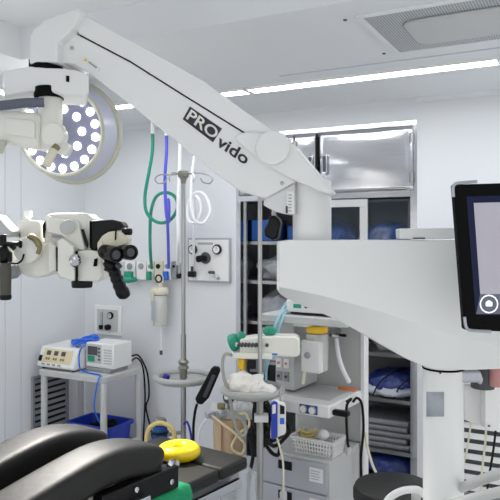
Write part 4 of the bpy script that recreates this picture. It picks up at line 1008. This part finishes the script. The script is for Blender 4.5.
hp_('diagonal_bar', BLACK, [(81, 229), (84, 229), (89, 244), (88, 249), (85.5, 245)], 2.382, -.006, .002, head)
hp_('window', MATTE, [(94.5, 259), (97.8, 258), (97.2, 266), (93.5, 266.5)], 2.357, -.004, 0, head)
q = P(75, 259, 2.34); MB().lathe(q, V((.012, -.04, -.01)), [(.012, 0), (.021, .006), (.017, .016), (.022, .026), (.018, .036), (.02, .042), (.012, .048)], 9).build('silver_knob', STEEL, head)
MB().lathe(P(82, 287.5, 2.43), (0, 0, 1), [(.036, 0), (.038, .004), (.039, .022), (.034, .026)], 30).build('objective_lens', BLACK, head)
hp_('joint_gap', MATTE, [(56.2, 247), (57.4, 248), (57.4, 272), (56.2, 271)], 2.338, .02, 0, head)
hp_('joint_gap', MATTE, [(75.4, 251), (76.6, 251), (76.6, 281), (75.4, 281)], 2.337, .02, 0, head)
hp_('joint_gap', MATTE, [(89.5, 221), (91, 221), (91, 249), (89.5, 247)], 2.362, .02, 0, head)
hp_('joint_gap', MATTE, [(42.5, 226), (44.5, 221), (45.2, 229), (43.2, 238)], 2.39, .02, 0, head)
# left block with rotating coupling
hp_('coupling_block', IVORY, [(18, 222), (20, 219.5), (38, 221), (41.5, 224), (42, 262), (36, 271), (18, 262)], 2.42, .12, .006)
MB().lathe(P(28.2, 220, 2.47), (0, 0, 1), [(.008, -.01), (.009, .008), (.015, .014), (.017, .032), (.0165, .036)], 20).build('top_knob', WHITE, sc)
hp_('coupling_hull', IVORY, [(15, 262), (22, 254), (40, 243), (50, 240), (57, 247), (57, 271), (48, 275.5), (36, 278.5), (26, 277), (17, 271)], 2.37, .13, .012)
hp_('coupling_link', IVORY, [(47.5, 242), (56, 246), (56.5, 270), (48, 274)], 2.352, .06, .005)
q = P(30, 250, 2.36); MB().rcyl(q, q+V((0, -.04, 0)), 13.5/F*2.34, .2, 36).build('coupling_drum', IVORY, sc)
MB().tube([P(28, 236.8, 2.325), P(33, 237.5, 2.32), P(37.5, 242, 2.315), P(39.5, 248, 2.315), P(38, 253.5, 2.32)], [.007]*3+[.0115]*14+[.008]*8, 12).build('worm_gear', BRONZE, sc)
hp_('mark_plate', DGREY, [(19.3, 234), (20.6, 234), (20.6, 237.5), (19.3, 237.5)], 2.416, -.002, 0)
MB().tube([P(9, 263, 2.31), P(17, 263.5, 2.305), P(22, 260, 2.305), P(24, 254, 2.31)], .0035, 7).build('thin_cable', BLACK, sc)
# left handle
hl = MB().lathe(P(5.5, 298, 2.26), (0, 0, 1), [(.016, 0), (.019, .006), (.0195, .05), (.021, .10), (.018, .122)], 22).build('hand_grip', mat('grip_olive', (70, 68, 58), .3, var=.1), sc)
MB().rcyl(P(5.5, 300, 2.26), P(5.5, 294, 2.26), .0205, .3, 20).build('grip_end', BLACK, hl)
MB().blob(P(4.5, 255, 2.27), (.022, .024, .036), .45, 14, 4).build('grip_joint', BLACK, hl, sharp=80)
MB().rcyl(P(2, 244, 2.27), P(20, 244, 2.29), .0085, .3, 14).build('joint_bar', BLACK, hl)
MB().rcyl(P(18.5, 244, 2.285), P(22.3, 244, 2.29), .0145, .35, 18).build('joint_knob', BLACK, hl)
MB().rcyl(P(3, 234.5, 2.27), P(3, 246, 2.27), .012, .3, 14).build('joint_pin', BLACK, hl)
MB().rcyl(P(9, 262, 2.27), P(9, 252, 2.27), .011, .3, 14).build('joint_pin', BLACK, hl)
MB().rcyl(P(11, 245, 2.285), P(19, 252, 2.40), .010, .2, 12).build('joint_arm', BLACK, hl)
hp_('tilted_case', LGREY, [(-14, 214), (-4, 215), (12, 232), (9, 237.5), (-2, 236), (-16, 226)], 2.33, .10, .004)
hp_('lower_case', MGREY, [(8, 268), (14, 265), (17, 273), (11.5, 279.5), (8, 277)], 2.33, .06, .003)
# binocular tube
hp_('binocular_bracket', BLACK, [(90, 222), (93, 220.5), (112, 219.5), (121, 222), (124, 226), (121, 229.5), (111, 231), (104, 234), (99, 240), (97, 250), (90.5, 250)], 2.37, .10, .005)
bn = hp_('binocular_tube', CREAM, [(102, 236), (108, 232), (114, 231), (115.3, 234), (117, 231), (123, 233), (128.5, 239), (127.5, 243.5), (122, 246), (112, 247.5), (104, 252), (98.5, 254), (97, 243)], 2.345, .075, .012)
hp_('cream_arm', CREAM, [(97, 244), (101, 239), (103, 241), (102, 257), (98, 255)], 2.34, .03, .004)
MB().tube([P(116, 230, 2.34), P(115.6, 236, 2.338), P(115.3, 240, 2.34)], .0032, 6).build('binocular_slot', BLACK, bn)
MB().rcyl(P(122, 231.5, 2.36), P(126, 231.5, 2.36), .009, .2, 12).build('focus_stem', BLACK, bn)
MB().rcyl(P(124.5, 231.5, 2.355), P(131.5, 231.8, 2.35), .0125, .2, 18).build('focus_knob', BLACK, bn)
for (x0, y0, x1, y1, Yq, r) in ((106, 252, 116.5, 255, 2.32, .0265), (122, 252, 131, 252.5, 2.33, .0255)):
    a_, b_ = P(x0, y0, Yq+.02), P(x1, y1, Yq-.05)
    e = MB().lathe(a_, b_-a_, [(r*.85, -.02), (r, -.012), (r, .02), (r*.86, .026), (r*.86, .036), (r*1.06, .045), (r*1.06, (b_-a_).length), (r*.8, (b_-a_).length+.003), (r*.7, (b_-a_).length-.004)], 28).build('eyepiece', BLACK, bn)
    dirn = (b_-a_).normalized(); MB().cyl(b_-dirn*.003, b_-dirn*.0015, r*.6).build('eyepiece_glass', DGREY, e)
# right hand grip
g = MB().tube([P(114, 271, 2.32), P(117, 279, 2.31), P(120.5, 288, 2.30), P(124, 295, 2.30), P(125.5, 299, 2.30)], [.020, .0215, .0225, .0215, .02, .0225, .0235, .0215, .0205, .022, .024, .023, .022, .023, .0245, .025, .0245, .024, .023, .022, .021, .019, .016, .011, .005], 16).build('hand_grip', BLACK, sc, sharp=60)
MB().blob(P(111, 265, 2.33), (.026, .022, .024), .5, 14, 9).build('grip_joint', BLACK, g, sharp=80)
MB().rcyl(P(106, 257, 2.36), P(113, 268, 2.32), .013, .2, 14).build('grip_stem', BLACK, g)
MB().rcyl(P(117, 264, 2.31), P(120.5, 268, 2.305), .010, .3, 12).build('joint_knob', DGREY, g)
MB().rcyl(P(105, 269, 2.33), P(112, 271, 2.315), .007, .3, 12).build('joint_pin', BLACK, g)

# ================================================================= SURGICAL LAMP
YL = 3.35
n = V((-.165, -.98, -.11)).normalized()
c0 = P(61, 131.5, YL)
lamp = thing('surgical_lamp', 'round ceiling mounted surgical lamp with rings of bright LEDs', 'surgical lamp', c0)
rd = .222; back = c0-n*.15
MB().lathe(c0, -n, [(.01, 0), (rd-.012, 0), (rd, .004)], 64, cap=False).build('light_face', LEDFACE, lamp)
MB().torus(c0-n*.002, n, rd+.004, .011, 72, 10).build('face_rim', OLIVE, lamp)
MB().lathe(c0-n*.004, -n, [(rd+.006, 0), (rd+.012, .05), (rd+.028, .11), (rd+.038, .14)], 64, cap=False).build('cone', LAVEN, lamp)
MB().torus(c0-n*.145, n, rd+.038, .017, 72, 12).build('outer_rim', OLIVE, lamp)
MB().lathe(c0-n*.15, -n, [(rd+.038, 0), (rd+.02, .03), (rd-.06, .055), (.06, .07), (.0, .07)], 64, cap=False).build('back_dome', OLIVE, lamp)
a_ = n.orthogonal().normalized(); b_ = n.cross(a_)
led0 = None
for rad, cnt, ph in ((.19, 18, .1), (.115, 9, .25)):
    for k in range(cnt):
        th = 2*math.pi*k/cnt+ph; q = c0+(a_*math.cos(th)+b_*math.sin(th))*rad
        if led0 is None:
            led0 = MB().rcyl(q, q+n*.006, .0205, .2, 20).build('led_lens', LED, lamp); q0 = q
        else:
            o = led0.copy(); COL.objects.link(o); o.parent = lamp; o.location = q-q0
MB().rcyl(c0, c0+n*.05, .035, .25, 24).build('center_handle', CREAM, lamp)
top = c0-n*.17
MB().tube([top, top+V((-.02, .06, .12)), P(45, 66, YL+.15), P(25, 64, YL+.1), P(0, 69, YL), P(-40, 77, YL-.1)], .022, 14).build('swing_arm', LGREY, lamp)
q = P(-40, 77, YL-.1); MB().cyl(q+V((0, 0, -.06)), V((q.x, q.y, HIGH if False else LOW)), .04).build('ceiling_column', LGREY, lamp)
MB().rcyl(V((q.x, q.y, LOW-.05)), V((q.x, q.y, LOW)), .11, .2).build('ceiling_flange', WHITE, lamp)

# ================================================================= CAMERA, LIGHT
cam = bpy.data.cameras.new('camera'); co = bpy.data.objects.new('camera', cam); COL.objects.link(co)
co.location = (0, 0, CZ); co.rotation_euler = (math.radians(90), 0, 0)
cam.sensor_width = 36; cam.sensor_fit = 'HORIZONTAL'; cam.lens = F/500*36; cam.shift_y = -13/500; cam.clip_start = .05
SC.camera = co
sl_ = bpy.data.lights.new('surgical_light', 'SPOT'); sl_.energy = 400; sl_.spot_size = math.radians(62); sl_.spot_blend = .6; sl_.shadow_soft_size = .17; sl_.color = (1, .96, .90)
so_ = bpy.data.objects.new('surgical_light', sl_); COL.objects.link(so_); so_.parent = lamp
so_.location = n*.06; so_.rotation_euler = (V((-.52, 2.25, .85))-c0).to_track_quat('-Z', 'Y').to_euler()
w = bpy.data.worlds.new('room_light'); SC.world = w; w.use_nodes = True
bg = w.node_tree.nodes['Background']; bg.inputs[0].default_value = (.97, .985, 1.0, 1); bg.inputs[1].default_value = 1.12
SC.view_settings.view_transform = 'Standard'; SC.view_settings.look = 'None'
SC.view_settings.gamma = 1; SC.view_settings.exposure = .07; SC.view_settings.use_curve_mapping = False
